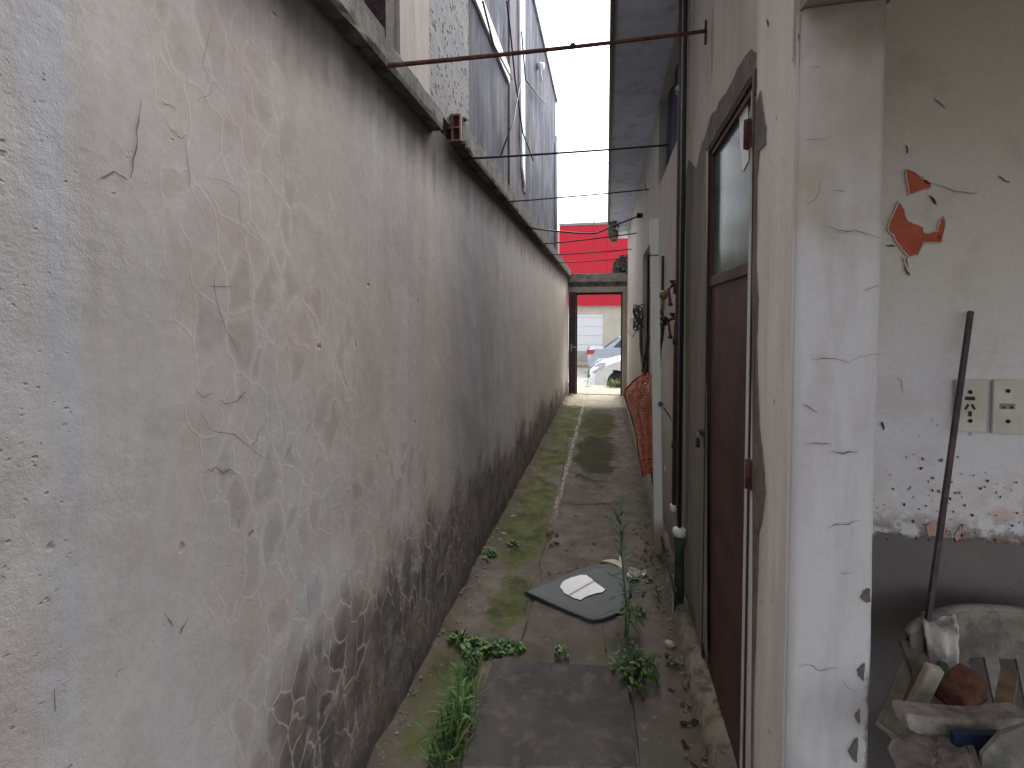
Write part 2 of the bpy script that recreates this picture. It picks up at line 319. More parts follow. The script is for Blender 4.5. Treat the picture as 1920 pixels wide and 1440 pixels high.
def mat_ground():
    m = NT('old_concrete_path', .95, .06); x, y = m.x, m.y
    big = m.noise(1.6, 4); mid = m.noise(6, 5, .62); n2 = m.noise(17, 6, .68); fine = m.noise(90, 5, .7)
    c = m.mix(m.ss(mid, .35, .65), rgb(120, 109, 102), rgb(100, 92, 87))
    c = m.mix(m.mul(m.ss(big, .48, .62), .6), c, rgb(92, 90, 82)); c = m.mix(m.mul(m.ss(n2, .56, .74), .5), c, rgb(156, 148, 138))
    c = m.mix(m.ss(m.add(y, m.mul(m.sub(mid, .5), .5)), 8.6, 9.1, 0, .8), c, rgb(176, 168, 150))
    # moss and algae where water stands
    moss = m.ell(x, y, -.60, 3.5, .20, .6, mid, .7)
    for cx, cy, rx, ry in ((-.62, 4.3, .20, .5), (-.60, 5.4, .18, .6), (-.60, 6.9, .20, 1.0), (-.15, 7.3, .26, 1.3), (-.58, 8.4, .24, .6), (-.66, 1.9, .13, .36), (-.52, 2.6, .12, .3)):
        moss = m.mx(moss, m.ell(x, y, cx, cy, rx, ry, m.add(m.mul(m.noise(4.2, 5, .65), .7), m.mul(n2, .3)), 1.3))
    c = m.mix(m.mul(moss, m.mul(m.ss(n2, .3, .6, .4, .95), m.ss(m.noise(5, 5, .7, m.vec(1, 1, 1, (4, 4, 4))), .34, .52, .4, 1))), c, m.mix(m.ss(mid, .35, .65), rgb(86, 96, 44), rgb(56, 66, 32)))
    c = m.mix(m.mul(m.ss(m.noise(4.2, 6, .7, m.vec(1, 1, 1, (7, 2, 0))), .5, .62), .35), c, rgb(86, 92, 60))
    wob3 = m.add(m.mul(m.noise(3.2, 5, .65), .8), m.mul(n2, .2)); wet = m.mx(m.mul(m.ell(x, y, -.12, 5.75, .25, 1.1, wob3, 1.3), m.ss(x, -.40, -.36)), m.mul(m.ell(x, y, -.10, 7.6, .26, 1.1, wob3, 1.3), .7))
    c = m.mix(m.mul(wet, .88), c, rgb(56, 56, 40))
    wet2 = m.ell(x, y, -.38, 2.18, .14, .10, mid, .5); c = m.mix(m.mul(wet2, .5), c, rgb(72, 72, 52))
    c = m.mix(m.mul(m.ss(m.add(x, m.mul(m.sub(n2, .5), .25)), .22, .36), m.ss(y, 1., 1.1, 0, .65)), c, rgb(84, 76, 68))
    c = m.mix(m.mul(m.ss(m.add(x, m.mul(m.sub(n2, .5), .22)), -.66, -.78), .6), c, rgb(84, 74, 64))
    spk = m.ss(m.vor(55, 'F1', m.vec(1, 1, 1, warp=30, amt=.02)), .2, .08); c = m.mix(m.mul(m.mul(spk, m.ss(n2, .5, .6)), .6), c, rgb(160, 148, 136))
    c = m.mix(m.mul(m.ss(fine, .45, .8), .25), c, rgb(70, 64, 60))
    # pale filler in the long joint
    jx = m.add(-.40, m.mul(m.sub(m.noise(2.5, 3), .5), .06))
    jo = m.mul(m.ss(m.M('ABSOLUTE', m.sub(x, jx)), .028, .012), m.mul(m.ss(y, 3.6, 4.0), m.ss(m.noise(12, 4, .7), .42, .52)))
    c = m.mix(m.mul(jo, .8), c, rgb(158, 150, 136))
    m.col(c); pass
    m.bump(m.add(m.mul(mid, .6), m.add(m.mul(n2, .5), m.mul(fine, .2))), .008, .9); return m.m
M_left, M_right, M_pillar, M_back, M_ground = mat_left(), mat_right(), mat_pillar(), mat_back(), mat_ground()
M_cope = mat_conc('coping_concrete', rgb(132, 128, 120), rgb(104, 102, 96), rgb(62, 60, 56), .8, 7, moss=rgb(78, 84, 66))
M_mortar = mat_conc('grey_mortar', rgb(128, 120, 110), rgb(110, 104, 96), rgb(84, 80, 74), .5, 9)
M_cement = mat_conc('smooth_cement', rgb(146, 140, 130), rgb(130, 124, 114), rgb(104, 98, 90), .5, 5, streak=True)
M_soffit = mat_conc('stained_soffit', rgb(214, 220, 236), rgb(198, 205, 226), rgb(150, 156, 174), .5, 1.8)
M_tower, M_spat = mat_tower(), mat_spatter()
M_beige = mat_conc('beige_render', rgb(184, 172, 164), rgb(172, 164, 156), rgb(146, 136, 128), .5, 4, streak=True)
M_slab = mat_conc('dark_cement_slab', rgb(86, 82, 80), rgb(72, 69, 68), rgb(112, 102, 96), .5, 5)
M_crack = simple('crack_shadow', rgb(64, 57, 52), .95, .2, 40)
M_crackl = simple('fine_crack', rgb(138, 128, 120), .95, .2, 40)
M_flake = simple('orange_old_paint', rgb(192, 98, 72), .8, .2, 14, c2=rgb(170, 84, 62))
M_rust = simple('rusty_steel', rgb(104, 66, 56), .85, .3, 40, c2=rgb(60, 40, 38))
M_rustd = simple('dark_rusty_steel', rgb(70, 50, 48), .85, .3, 40, c2=rgb(40, 32, 36))
M_brown = simple('brown_door_paint', rgb(88, 58, 50), .6, .12, 5, c2=rgb(68, 46, 41))
M_brownpipe = simple('brown_pipe_paint', rgb(92, 56, 52), .45, .25, 30, c2=rgb(62, 40, 40))
M_black = simple('black_rubber', rgb(34, 34, 38), .6, .2, 20)
M_white = simple('white_pvc', rgb(226, 226, 222), .5, .08, 9)
M_whitep = simple('white_board_and_glint', rgb(252, 252, 254), .6, .02, 9)
M_ivory = simple('ivory_plastic', rgb(186, 182, 160), .5, .1, 9)
M_galv = simple('conduit_highlight', rgb(150, 152, 156), .45, .15, 20, metal=.6)
M_clay = simple('terracotta', rgb(160, 126, 116), .9, .2, 20, c2=rgb(122, 78, 66))
M_claydark = simple('brick_hole_dark', rgb(70, 40, 38), .95, .2, 20)
M_greenpipe = simple('algae_green_pipe', rgb(66, 82, 70), .7, .3, 16, c2=rgb(44, 54, 44))
M_woodp = simple('weathered_wood', rgb(128, 106, 84), .85, .25, 14, c2=rgb(92, 74, 60))
# ---------------------------------------------------------------- ground
slabc = [P(925, 1233, z=.03), P(1172, 1250, z=.03), P(1197, 1440, z=.03), P(865, 1440, z=.03)]
def gz(x, y):
    h = (mnoise.noise((x * 3, y * 3, 0)) * .008 + mnoise.noise((x * 14, y * 14, 3)) * .003)
    edge = max(0, (-.66 - x) / .12); h += edge * edge * .03 * (1 + mnoise.noise((y * 8, 1, 1)))
    def groove(d, wd=.012, dp=.014): return -dp * math.exp(-(d / wd) ** 2)
    jx = -.40 + .03 * mnoise.noise((1, y * 1.7, 0))
    if y > 2.0: h += groove(x - jx)
    for jy, x0, x1 in ((4.13, -.42, .30), (5.85, -.78, -.30), (7.6, -.78, -.4), (8.75, -.8, .45)):
        if x0 < x < x1: h += groove(y - jy - .02 * mnoise.noise((x * 5, jy, 2)), .010, .012)
    if y > 9.8: h += .0
    return h
m = MB()
def gf(u, v):
    y = .7 + 11.0 * v ** 1.5; x = -.86 + 1.42 * u
    return (x, y, gz(x, y))
m.grid(gf, 110, 520)
m.mi_now = 1
def gcr(pts, wd, amt=2, n=4):
    q = crk(pts, wd, dict(z=0), amt, n); m.ribbon([Vector((p.x, p.y, gz(p.x, p.y) + .0005)) for p in q], wd, (0, 0, 1), .0025)
def crk(pts, wd, plane, amt=5, n=4):      # photo points -> ragged crack on a plane
    q = []
    for a, b in zip(pts[:-1], pts[1:]):
        for k in range(n): q.append((a[0] + (b[0] - a[0]) * k / n + (random.uniform(-amt, amt) if k else 0), a[1] + (b[1] - a[1]) * k / n + (random.uniform(-amt, amt) if k else 0)))
    q.append(pts[-1])
    return [P(px, py, **plane) for px, py in q]
gcr([(1046, 944), (1085, 946), (1130, 944), (1170, 943)], .016, .8); gcr([(1008, 842), (1045, 843), (1075, 843), (1100, 845)], .022, .6)
gcr([(955, 1217), (978, 1203), (983, 1180), (990, 1165)], .012, 1.5); gcr([(900, 1228), (930, 1222), (958, 1214)], .012, 2); gcr([(1128, 1158), (1133, 1200), (1141, 1245)], .004, .8)
gcr([(1048, 944), (1035, 985), (1020, 1030), (1012, 1062), (1018, 1090)], .005, 3); gcr([(990, 1165), (998, 1130), (1012, 1100)], .004, 3)
gcr([(1066, 800), (1062, 843), (1052, 900), (1046, 944)], .010, 1.5); gcr([(1080, 770), (1090, 765), (1120, 766)], .012, .5); gcr([(1172, 1253), (1188, 1330), (1200, 1440)], .008, .6)
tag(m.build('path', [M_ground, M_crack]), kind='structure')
m = MB(); m.add([(-14, -12, -.03), (14, -12, -.03), (14, 11.65, -.03), (-14, 11.65, -.03)], [(0, 1, 2, 3)])
tag(m.build('ground', M_ground), kind='structure')
M_walk = mat_conc('pale_pavement', rgb(178, 170, 152), rgb(160, 152, 136), rgb(120, 112, 98), .5, 3)
m = MB(); m.box((-14, 10.32, -.2), (14, 11.7, .012)); m.box((-14, 11.7, -.6), (14, 11.85, -.25))
tag(m.build('pavement', M_walk), kind='structure')
M_road = mat_conc('road_asphalt', rgb(176, 172, 166), rgb(160, 156, 152), rgb(130, 128, 124), .4, 2)
m = MB(); m.add([(-80, 11.6, -.42), (80, 11.6, -.42), (80, 150, -.42), (-80, 150, -.42)], [(0, 1, 2, 3)])
tag(m.build('road', M_road), kind='structure')
m = MB(); m.box((-60, 20.6, -.45), (60, 24, -.30), .02); tag(m.build('far_pavement', M_walk), kind='structure')
# cast slab in front of the camera
t = thing('concrete_cover', 'dark grey cement slab lying flush in the path nearest the camera', 'slab', (.0, 1.7, 0))
m = MB(); pts = jag(slabc + [slabc[0]], 7, .004, 2)[:-1]
c0 = sum(pts, Vector()) / len(pts)
ins = [p.lerp(c0, .02) for p in pts]; n = len(pts)
vs = [Vector((p.x, p.y, -.01)) for p in pts] + [Vector((p.x, p.y, .022)) for p in pts] + [Vector((p.x, p.y, .030)) for p in ins]
m.add(vs, [(i, (i + 1) % n, n + (i + 1) % n, n + i) for i in range(n)] + [(n + i, n + (i + 1) % n, 2 * n + (i + 1) % n, 2 * n + i) for i in range(n)] + [tuple(range(2 * n, 3 * n))])
m.mi[n:2 * n] = [1] * n; m.build('slab', [M_slab, M_cope], t)
# ---------------------------------------------------------------- left wall
t = thing('boundary_wall', 'long stained plaster wall on the left with dark damp at its foot', 'wall', (XL - .1, 4.4, 0))
t_left = t
def cuts(a, b, n): return [a + (b - a) * i / n for i in range(n + 1)]
ys = cuts(-2.5, .4, 8) + cuts(.4, 3.5, 120)[1:] + cuts(3.5, 10.3, 110)[1:]
zs = cuts(-.06, 2.46, 70)
def wx(y, z): return XL + mnoise.noise((0, y * 1.4, z * 1.4)) * .007 + mnoise.noise((4, y * 6, z * 5)) * .002
m = MB(); ny = len(ys); vs = [(wx(y, z), y, z) for z in zs for y in ys]
m.add(vs, [(j * ny + i, j * ny + i + 1, (j + 1) * ny + i + 1, (j + 1) * ny + i) for j in range(len(zs) - 1) for i in range(ny - 1)], True)
m.box((XL - .2, -2.5, -.06), (XL - .012, 10.3, 2.46))
m.mi_now = 1
def lcr(pts, wd=.003, amt=3, n=3):
    q = crk(pts, wd, dict(x=XL), amt, n); q = [Vector((wx(p.y, p.z), p.y, p.z)) for p in q]; m.ribbon(q, wd, (1, 0, 0), .0012)
lcr([(262, 185), (256, 230), (252, 280), (240, 335)], .0028); lcr([(185, 334), (210, 322), (236, 338)], .003)
lcr([(300, 215), (320, 245), (340, 260), (352, 255)], .0018); lcr([(300, 188), (328, 205)], .002)
lcr([(345, 260), (352, 350), (385, 428)], .0012); lcr([(382, 330), (425, 343), (446, 372), (450, 430)], .0013)
lcr([(450, 430), (485, 455)], .0018); lcr([(400, 500), (402, 560), (420, 620), (448, 665)], .0018)
lcr([(385, 535), (430, 538)], .0016); lcr([(455, 553), (485, 570)], .0016); lcr([(366, 728), (378, 745), (398, 738)], .002); lcr([(410, 752), (425, 757), (445, 750), (455, 735), (460, 738)], .003)
lcr([(375, 775), (390, 805), (440, 815), (480, 850), (530, 868)], .0016); lcr([(385, 878), (398, 884), (405, 876), (418, 888), (430, 880), (440, 886)], .003, 3, 2); lcr([(408, 888), (425, 882), (438, 889)], .002, 2, 2)
lcr([(492, 800), (470, 835)], .0018); lcr([(545, 830), (530, 870)], .0018); lcr([(355, 1160), (340, 1188)], .005)
lcr([(105, 1292), (107, 1335)], .003, 1); lcr([(445, 975), (450, 990)], .003); lcr([(590, 780), (575, 810)], .002)
lcr([(400, 30), (378, 120), (395, 150)], .0012); lcr([(365, 190), (395, 172), (388, 140)], .0012)
lcr([(640, 700), (652, 725)], .003); lcr([(310, 1150), (325, 1175)], .003); 
m.build('wall', [M_left, M_crackl], t)
m = MB()
def cope(y0, y1, z0, z1a, z1b, n, seed):
    sec = []
    for i in range(n + 1):
        f = i / n; y = y0 + (y1 - y0) * f; j = lambda k, a=.006: a * mnoise.noise((y * 9, seed, k))
        zt = z1a + (z1b - z1a) * f; xo = -.742
        sec.append([(XL - .17, y, z0), (xo + j(1), y, z0 + j(2)), (xo + .004 + j(3), y, z0 + .02 + j(4)), (xo + .004 + j(5), y, zt - .02 + j(6)), (xo - .012 + j(7), y, zt + j(8)), (XL - .17, y, zt)])
    k = 6; vs = [v for s_ in sec for v in s_]
    m.add(vs, [(i * k + a, i * k + (a + 1) % k, (i + 1) * k + (a + 1) % k, (i + 1) * k + a) for i in range(n) for a in range(k)] + [tuple(range(k))[::-1], tuple(range(n * k, n * k + k))])
cope(-2.5, 2.16, 2.42, 2.585, 2.515, 90, 1); cope(2.465, 10.28, 2.465, 2.60, 2.62, 160, 2)
m.build('coping', M_cope, t)
# hollow clay brick showing in the gap of the coping
b = MB(); y0, y1, x0, x1, z0, z1 = 2.43, 2.56, -.868, -.742, 2.475, 2.605
b.mi_now = 2; b.box((x0, y0 + .03, z0), (x1 - .004, y1, z1)); b.mi_now = 1
b.add([(x0, y0 + .026, z0), (x1, y0 + .026, z0), (x1, y0 + .026, z1), (x0, y0 + .026, z1)], [(0, 1, 2, 3)]); b.mi_now = 0
for k in range(4): xx = x0 + (x1 - x0) * k / 3; b.box((xx - .004, y0, z0), (xx + .004, y0 + .03, z1), jit=.001)
for k in range(3): zz = z0 + (z1 - z0) * k / 2; b.box((x0 + .004, y0 + .002, zz - .004), (x1 - .004, y0 + .029, zz + .004), jit=.001)
b.mi_now = 2
for k in range(26): a = Vector((random.uniform(x0, x1 + .01), random.uniform(y0 + .03, y1), random.choice([z0, z1]) + random.uniform(-.01, .01))); b.box(a, a + Vector((.02, .03, .015)), jit=.006)
b.build('hollow_brick', [M_clay, M_claydark, M_cope], t)
# ---------------------------------------------------------------- neighbour's building on the left
XT = -.80
t = thing('neighbour_building', 'tall unfinished dark grey stained building rising above the left wall', 'building', (-3, 5, 0))
def panel(y0, y1, z0, z1, mat, name, dx=0., jit=0): return MB().box((XT - .3, y0, z0), (XT + dx, y1, z1), jit=jit).build(name, mat, t)
zr = 4.98
panel(2.78, 7.75, 2.6, zr, M_tower, 'wall')
panel(2.12, 2.778, 2.55, zr, M_spat, 'rough_cast_wall', .006)
panel(1.80, 2.118, 2.53, zr, M_beige, 'beige_pier', .012)
MB().box((-4.5, .5, 2.5), (XT - .31, 7.7, zr - .1)).build('core', M_tower, t)
MB().box((XT - .32, 2.1, zr), (XT + .02, 7.80, zr + .05)).build('roof_edge', M_cope, t)
f = MB(); f.box((XT - .06, 1.68, 2.55), (XT + .01, 1.74, 4.4)); f.box((XT - .05, 1.745, 2.55), (XT + .004, 1.775, 4.4)); f.box((XT - .06, .7, 2.55), (XT + .01, .76, 4.4)); f.box((XT - .06, .762, 2.55), (XT + .008, 1.678, 2.60)); f = f.build('window', M_rustd, t)
MB().box((XT - .09, .765, 2.61), (XT - .07, 1.675, 4.4)).build('screen', mat_conc('dusty_screen', rgb(150, 150, 150), rgb(120, 126, 124), rgb(60, 62, 60), .7, 30), f)
panel(-1.5, .69, 2.53, zr, M_beige, 'beige_pier', .012)
M_purp = mat_conc('brownish_column', rgb(128, 118, 122), rgb(110, 102, 108), rgb(84, 80, 86), .6, 5, streak=True)
MB().box((XT, 3.97, 2.62), (XT + .012, 4.25, zr - .01)).build('column', M_purp, t)
MB().box((XT + .001, 4.66, 2.8), (XT + .009, 4.80, zr - .01)).build('column', M_purp, t)
# white strips fixed to its face
m = MB(); m.poly([(XT + .003, 1.9, 3.47), (XT + .003, 3.95, 3.47), (XT + .003, 3.95, 3.585), (XT + .003, 1.9, 3.60)], (.016, 0, 0)); m.build('white_band', M_whitep, t)
q = [(4.385, zr - .02), (4.66, zr - .02), (4.70, 2.84), (4.62, 2.93), (4.56, 2.98), (4.50, 3.3), (4.44, 4.1)]
MB().poly([(XT + .003, a, b_) for a, b_ in q], (.018, 0, 0)).build('white_band', M_whitep, t)
m = MB()                                   # drain pipe at the far corner
m.tube([(XT + .02, 7.62, 2.6), (XT + .02, 7.62, 4.3)], .028, 10); m.build('drain_pipe', M_white, t)
m = MB(); m.tube([(XT - .02, 7.9, 2.6), (XT - .02, 7.9, 4.5)], .03, 8)
tag(m.build('corner_post', simple('grey_post', rgb(150, 146, 150), .7)), 'thin grey post standing just past the far corner of the tall dark building', 'post')
m = MB(); a = P(1012, 124, x=XT + .03); m.lathe(a, [(.03, -.03), (.045, 0), (.03, .05)], 12, 'x'); m.tube([a, a + Vector((.01, .12, -.12))], .012, 6)
m.build('outdoor_light', M_white, t)
for o_ in ([(950, 0), (957, 60), (966, 150), (980, 250), (1000, 300)], [(905, 0), (925, 80), (960, 150)], [(975, 160), (962, 230), (938, 292)], [(978, 60), (985, 150), (1022, 195)]):
    m = MB(); m.tube([P(a[0], a[1], x=XT + .035) + Vector((0, 0, random.uniform(-.01, .01))) for a in o_], .007, 6); m.build('cable', M_black, t)
# ---------------------------------------------------------------- house on the right
t = thing('house', 'house on the right with stained render, brown metal door and white corner pillar', 'building', (2, 5, 0))
t_house = t
DY0, DY1, DZ0, DZ1 = 1.535, 2.20, .05, 2.275   # door opening in the alley wall
WY0, WY1, WZ0, WZ1 = 4.95, 6.0, .85, 2.32      # far window opening
UY0, UY1, UZ0, UZ1 = 2.95, 4.28, 2.66, 3.378
ycut = [1.2135, DY0, DY1, UY0, UY1, WY0, WY1, 10.3]; zcut = [-.06, DZ0, WZ0, DZ1, WZ1, UZ0, 3.38]
m = MB()
for i in range(len(ycut) - 1):
    for j in range(len(zcut) - 1):
        a, b_, c, d = ycut[i], ycut[i + 1], zcut[j], zcut[j + 1]
        if (a >= DY0 and b_ <= DY1 and c >= DZ0 and d <= DZ1) or (a >= WY0 and b_ <= WY1 and c >= WZ0 and d <= WZ1) or (a >= UY0 and b_ <= UY1 and c >= UZ0): continue
        m.add([(XR, a, c), (XR, b_, c), (XR, b_, d), (XR, a, d)], [(0, 1, 2, 3)])
for (a, b_, c, d) in ((DY0, DY1, DZ0, DZ1), (WY0, WY1, WZ0, WZ1), (UY0, UY1, UZ0, UZ1)):
    m.mi_now = 1 if a == DY0 else 0
    m.add([(XR, a, c), (XR, b_, c), (XR, b_, d), (XR, a, d), (XR + .14, a, c), (XR + .14, b_, c), (XR + .14, b_, d), (XR + .14, a, d)], [(0, 4, 5, 1), (1, 5, 6, 2), (2, 6, 7, 3), (3, 7, 4, 0)])
m.mi_now = 0; m.add([(XR, 1.2135, 3.38), (XR, UY0, 3.38), (XR, UY0, 5), (XR, 1.2135, 5)], [(0, 1, 2, 3)])
m.mi_now = 1
def wp(pts, lift=.003, n=3, amt=.006):     # patch of mortar lying on the alley wall
    q = [P(a, b_, x=XR) for a, b_ in pts]; q = jag(q + [q[0]], n, amt, 0)[:-1]
    m.poly(q, (-lift, 0, 0))
wp([(1325, 284), (1405, 150), (1413, 140), (1413, 1440), (1410, 1440), (1418, 1200), (1424, 1000), (1432, 960), (1437, 920), (1432, 860), (1425, 800), (1420, 640), (1423, 560), (1419, 480), (1421, 330), (1425, 283), (1437, 270), (1438, 240), (1432, 205), (1428, 170), (1420, 195), (1417, 150), (1419, 100), (1410, 92), (1395, 112), (1385, 128), (1375, 152), (1362, 176), (1350, 190), (1345, 205), (1335, 215), (1320, 268)], .004, 3, .003)
m.mi_now = 3
wp([(1286, 330), (1292, 300), (1306, 315), (1318, 262), (1324, 290), (1326, 1240), (1318, 1200), (1300, 1130), (1286, 1090)], .002, 4, .005)
m.mi_now = 2
def rcr(pts, wd=.003, amt=2, n=3): m.ribbon(crk(pts, wd, dict(x=XR), amt, n), wd, (-1, 0, 0), .0015)
rcr([(1438, 35), (1442, 48)], .012, 0, 1); rcr([(1497, 95), (1495, 60)], .01); rcr([(1208, 330), (1211, 352), (1213, 400)], .03)
rcr([(1450, 820), (1447, 880), (1455, 960)], .0015); rcr([(1460, 400), (1456, 470)], .001)
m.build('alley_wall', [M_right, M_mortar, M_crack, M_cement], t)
# plinth strip at the foot of the alley wall
m = MB(); q = []
for i in range(60):
    y = 1.25 + i * 9.0 / 59; q.append((XR - .045 + .012 * mnoise.noise((y * 4, 2, 2)), y, .075 + .02 * mnoise.noise((y * 6, 5, 2))))
vs = []
for (x, y, z) in q: vs += [(x - .02, y, -.02), (x, y, z), (XR + .01, y, z + .015)]
m.add(vs, [(3 * i + k, 3 * i + k + 1, 3 * i + k + 4, 3 * i + k + 3) for i in range(59) for k in (0, 1)], True)
m.build('plinth', mat_conc('plinth_cement', rgb(136, 126, 112), rgb(108, 102, 88), rgb(66, 66, 54), .8, 8), t)
# pillar
m = MB()
def pf(u, v):
    x = XR - .004 + .177 * u; z = -.05 + 2.29 * v; r = .018
    y = 1.205 + mnoise.noise((x * 9, z * 3, 1)) * .004 + mnoise.noise((x * 30, z * 22, 5)) * .0012
    if u < .12: y += r * (1 - u / .12) ** 2
    if u > .93: y += r * ((u - .93) / .07) ** 2 * .7
    x += mnoise.noise((9, z * 7, 1)) * .0035 * (u > .97)
    return (x, y, z)
m.grid(pf, 28, 240); m.box((XR + .002, 1.222, -.05), (.588, 1.60, 2.24)); m.mi_now = 1
def pcr(pts, wd=.003, amt=2.5, n=3): m.ribbon([p + Vector((0, -.001, 0)) for p in crk(pts, wd, dict(y=1.202), amt, n)], wd, (0, -1, 0), .003)
pcr([(1510, 385), (1530, 370), (1538, 340)], .0013); pcr([(1545, 425), (1570, 433), (1600, 432), (1648, 447)], .0022, 4); pcr([(1560, 358), (1582, 360)], .002)
pcr([(1518, 672), (1555, 672), (1590, 680)], .0022); pcr([(1590, 680), (1610, 668), (1650, 664)], .001); pcr([(1505, 757), (1532, 773)], .0025)
pcr([(1505, 832), (1540, 832), (1556, 830)], .002); pcr([(1556, 846), (1580, 850), (1606, 846)], .003); pcr([(1548, 990), (1565, 982), (1590, 982), (1612, 974)], .0022)
pcr([(1575, 1073), (1595, 1075)], .0016); pcr([(1495, 1246), (1520, 1246), (1535, 1256), (1572, 1250)], .0015); pcr([(1577, 1270), (1590, 1288), (1606, 1296)], .001)
pcr([(1510, 128), (1535, 127)], .002); pcr([(1505, 262), (1560, 258)], .0012); pcr([(1620, 545), (1645, 535)], .0016)
m.mi_now = 2
for q in ([(1632, 1105), (1620, 1110), (1615, 1122), (1624, 1130), (1633, 1128)], [(1622, 1245), (1608, 1258), (1610, 1268), (1620, 1278)], [(1612, 1330), (1604, 1345), (1611, 1360)], [(1609, 1385), (1592, 1410), (1600, 1428), (1607, 1430)]):
    pp = [P(a, b_, y=1.199) for a, b_ in q]; m.poly(jag(pp + [pp[0]], 3, .002, 1)[:-1], (0, .004, 0))
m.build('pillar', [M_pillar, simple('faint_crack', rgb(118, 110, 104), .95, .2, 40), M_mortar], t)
# beam and porch roof over the right-hand corner
m = MB(); m.box((XR + .001, -2.5, 2.243), (.60, 1.56, 2.62)); m.build('beam', mat_conc('beam_render', rgb(170, 164, 154), rgb(150, 144, 136), rgb(110, 104, 98), .5, 5), t)
m = MB(); m.box((.601, -2.5, 2.62), (5, 1.56, 2.75)); m.build('porch_roof', M_beige, t)
m = MB(); m.box((.70, 1.55, -.05), (5, 1.7, 3)); m.build('wall_core', M_cement, t)
m = MB(); BY = 1.545
m.grid(lambda u, v: (.50 + 2.4 * u, BY + mnoise.noise((u * 7, v * 9, 2)) * .004, -.05 + 2.68 * v), 60, 70)
m.mi_now = 1
def bp(pts, mat, lift=.003, n=3, amt=.003):
    m.mi_now = mat; q = [P(a, b_, y=BY - .002) for a, b_ in pts]; q = jag(q + [q[0]], n, amt, 1)[:-1]; m.poly(q, (0, -lift, 0)); m.mi_now = 0; m.tube([p + Vector((0, -lift - .0005, 0)) for p in q + [q[0]]], .0016, 5)
bp([(1697, 318), (1712, 322), (1728, 336), (1748, 345), (1742, 354), (1726, 358), (1703, 366)], 1)
bp([(1682, 378), (1690, 385), (1700, 412), (1712, 420), (1728, 426), (1732, 437), (1756, 434), (1760, 412), (1768, 406), (1771, 414), (1764, 455), (1730, 456), (1720, 480), (1703, 482), (1690, 470), (1677, 450), (1668, 438), (1663, 427), (1672, 405)], 1)
bp([(1691, 482), (1700, 484), (1704, 516), (1698, 500)], 1)
m.mi_now = 2
def bcr(pts, wd=.003, amt=2, n=3): m.ribbon(crk(pts, wd, dict(y=BY - .002), amt, n), wd, (0, -1, 0), .003)
bcr([(1712, 322), (1735, 342), (1752, 346)], .006); bcr([(1752, 346), (1790, 360), (1832, 362)], .002); bcr([(1740, 366), (1754, 384)], .006)
bcr([(1692, 484), (1702, 515)], .005); bcr([(1660, 460), (1678, 462)], .004); bcr([(1870, 330), (1892, 342)], .004); bcr([(1750, 185), (1772, 204)], .004)
bcr([(1678, 710), (1690, 712), (1690, 740)], .0015); bcr([(1758, 430), (1761, 450)], .005)
bcr([(1652, 790), (1656, 806)], .007); bcr([(1697, 272), (1700, 288)], .005)
for i in range(60):
    px, py = random.uniform(1655, 1915), 1010 - abs(random.gauss(0, 75)); a = random.uniform(0, 3.1); L = random.uniform(2, 7)
    if py > 825: bcr([(px, py), (px + L * math.cos(a), py + L * math.sin(a))], random.uniform(.002, .008), 0, 2)
bp([(1735, 985), (1760, 975), (1775, 990), (1765, 1008), (1740, 1005)], 3, .002)
bp([(1795, 995), (1805, 985), (1803, 1010), (1790, 1015)], 3, .002)
m.build('back_wall', [M_back, M_flake, M_crack, simple('pink_undercoat', rgb(204, 158, 146), .85, .1, 20)], t)
# eaves slab over the alley
m = MB(); pts = []
XE = .008
m.box((XE + .03, 1.3, 3.382), (5, 11.2, 3.54)); m.mi_now = 1
m.box((XE, 1.3, 3.37), (XE + .028, 11.0, 3.56)); m.mi_now = 2; m.box((XE + .034, 1.3, 3.372), (XE + .040, 10.6, 3.381))
m.mi_now = 3
for i in range(90):
    y = random.uniform(9.2, 11.1); x = XE + .03 + abs(random.gauss(0, .07)); s_ = random.uniform(.02, .07)
    m.box((x, y, 3.375 - s_ * random.uniform(.3, 1.6)), (x + s_, y + s_ * 2, 3.39), jit=.01)
m.build('eaves_slab', [M_soffit, M_brownpipe, M_galv, M_cope], t)
m = MB()
for k in range(0):
    g = random.choice([(3.3, .16), (3.9, .2), (5.0, .12), (7.5, .14)]); y = g[0] + random.gauss(0, .14); x = g[1] + random.gauss(0, .035)
    m.poly([(x + random.uniform(-.02, .02), y + random.uniform(-.03, .03), 3.379) for _ in range(4)], (0, 0, -.002))

m = MB(); m.box((XR + .02, 10.31, 0), (5, 10.4, 3.38)); m.box((XR + .16, 1.72, 3.0), (5, 10.3, 3.37)); m.build('house_core', M_beige, t)
# upper opening closed with a dark tarpaulin
m = MB(); m.grid(lambda u, v: (XR + .07 + .012 * math.sin(u * 23 + v * 3), UY0 + (UY1 - UY0) * u, UZ0 + (UZ1 - UZ0) * v), 40, 6)
m.build('upper_window', simple('dark_blue_tarpaulin', rgb(46, 52, 68), .6, .15, 8), t)
# far window
wn = MB(); wn.box((XR + .05, WY0, WZ0), (XR + .09, WY0 + .05, WZ1)); wn.box((XR + .05, WY1 - .05, WZ0), (XR + .09, WY1, WZ1)); wn.box((XR + .052, WY0 + .052, WZ1 - .05), (XR + .088, WY1 - .052, WZ1)); wn.box((XR + .052, WY0 + .052, WZ0), (XR + .088, WY1 - .052, WZ0 + .05))
wn.box((XR + .055, 5.45, WZ0 + .052), (XR + .085, 5.49, WZ1 - .052)); wn = wn.build('window', M_rustd, t)
MB().box((XR + .066, WY0 + .05, WZ0 + .05), (XR + .072, WY1 - .05, WZ1 - .05)).build('pane', simple('dusty_glass', rgb(96, 104, 108), .25, .1, 5, spec=.6), wn)
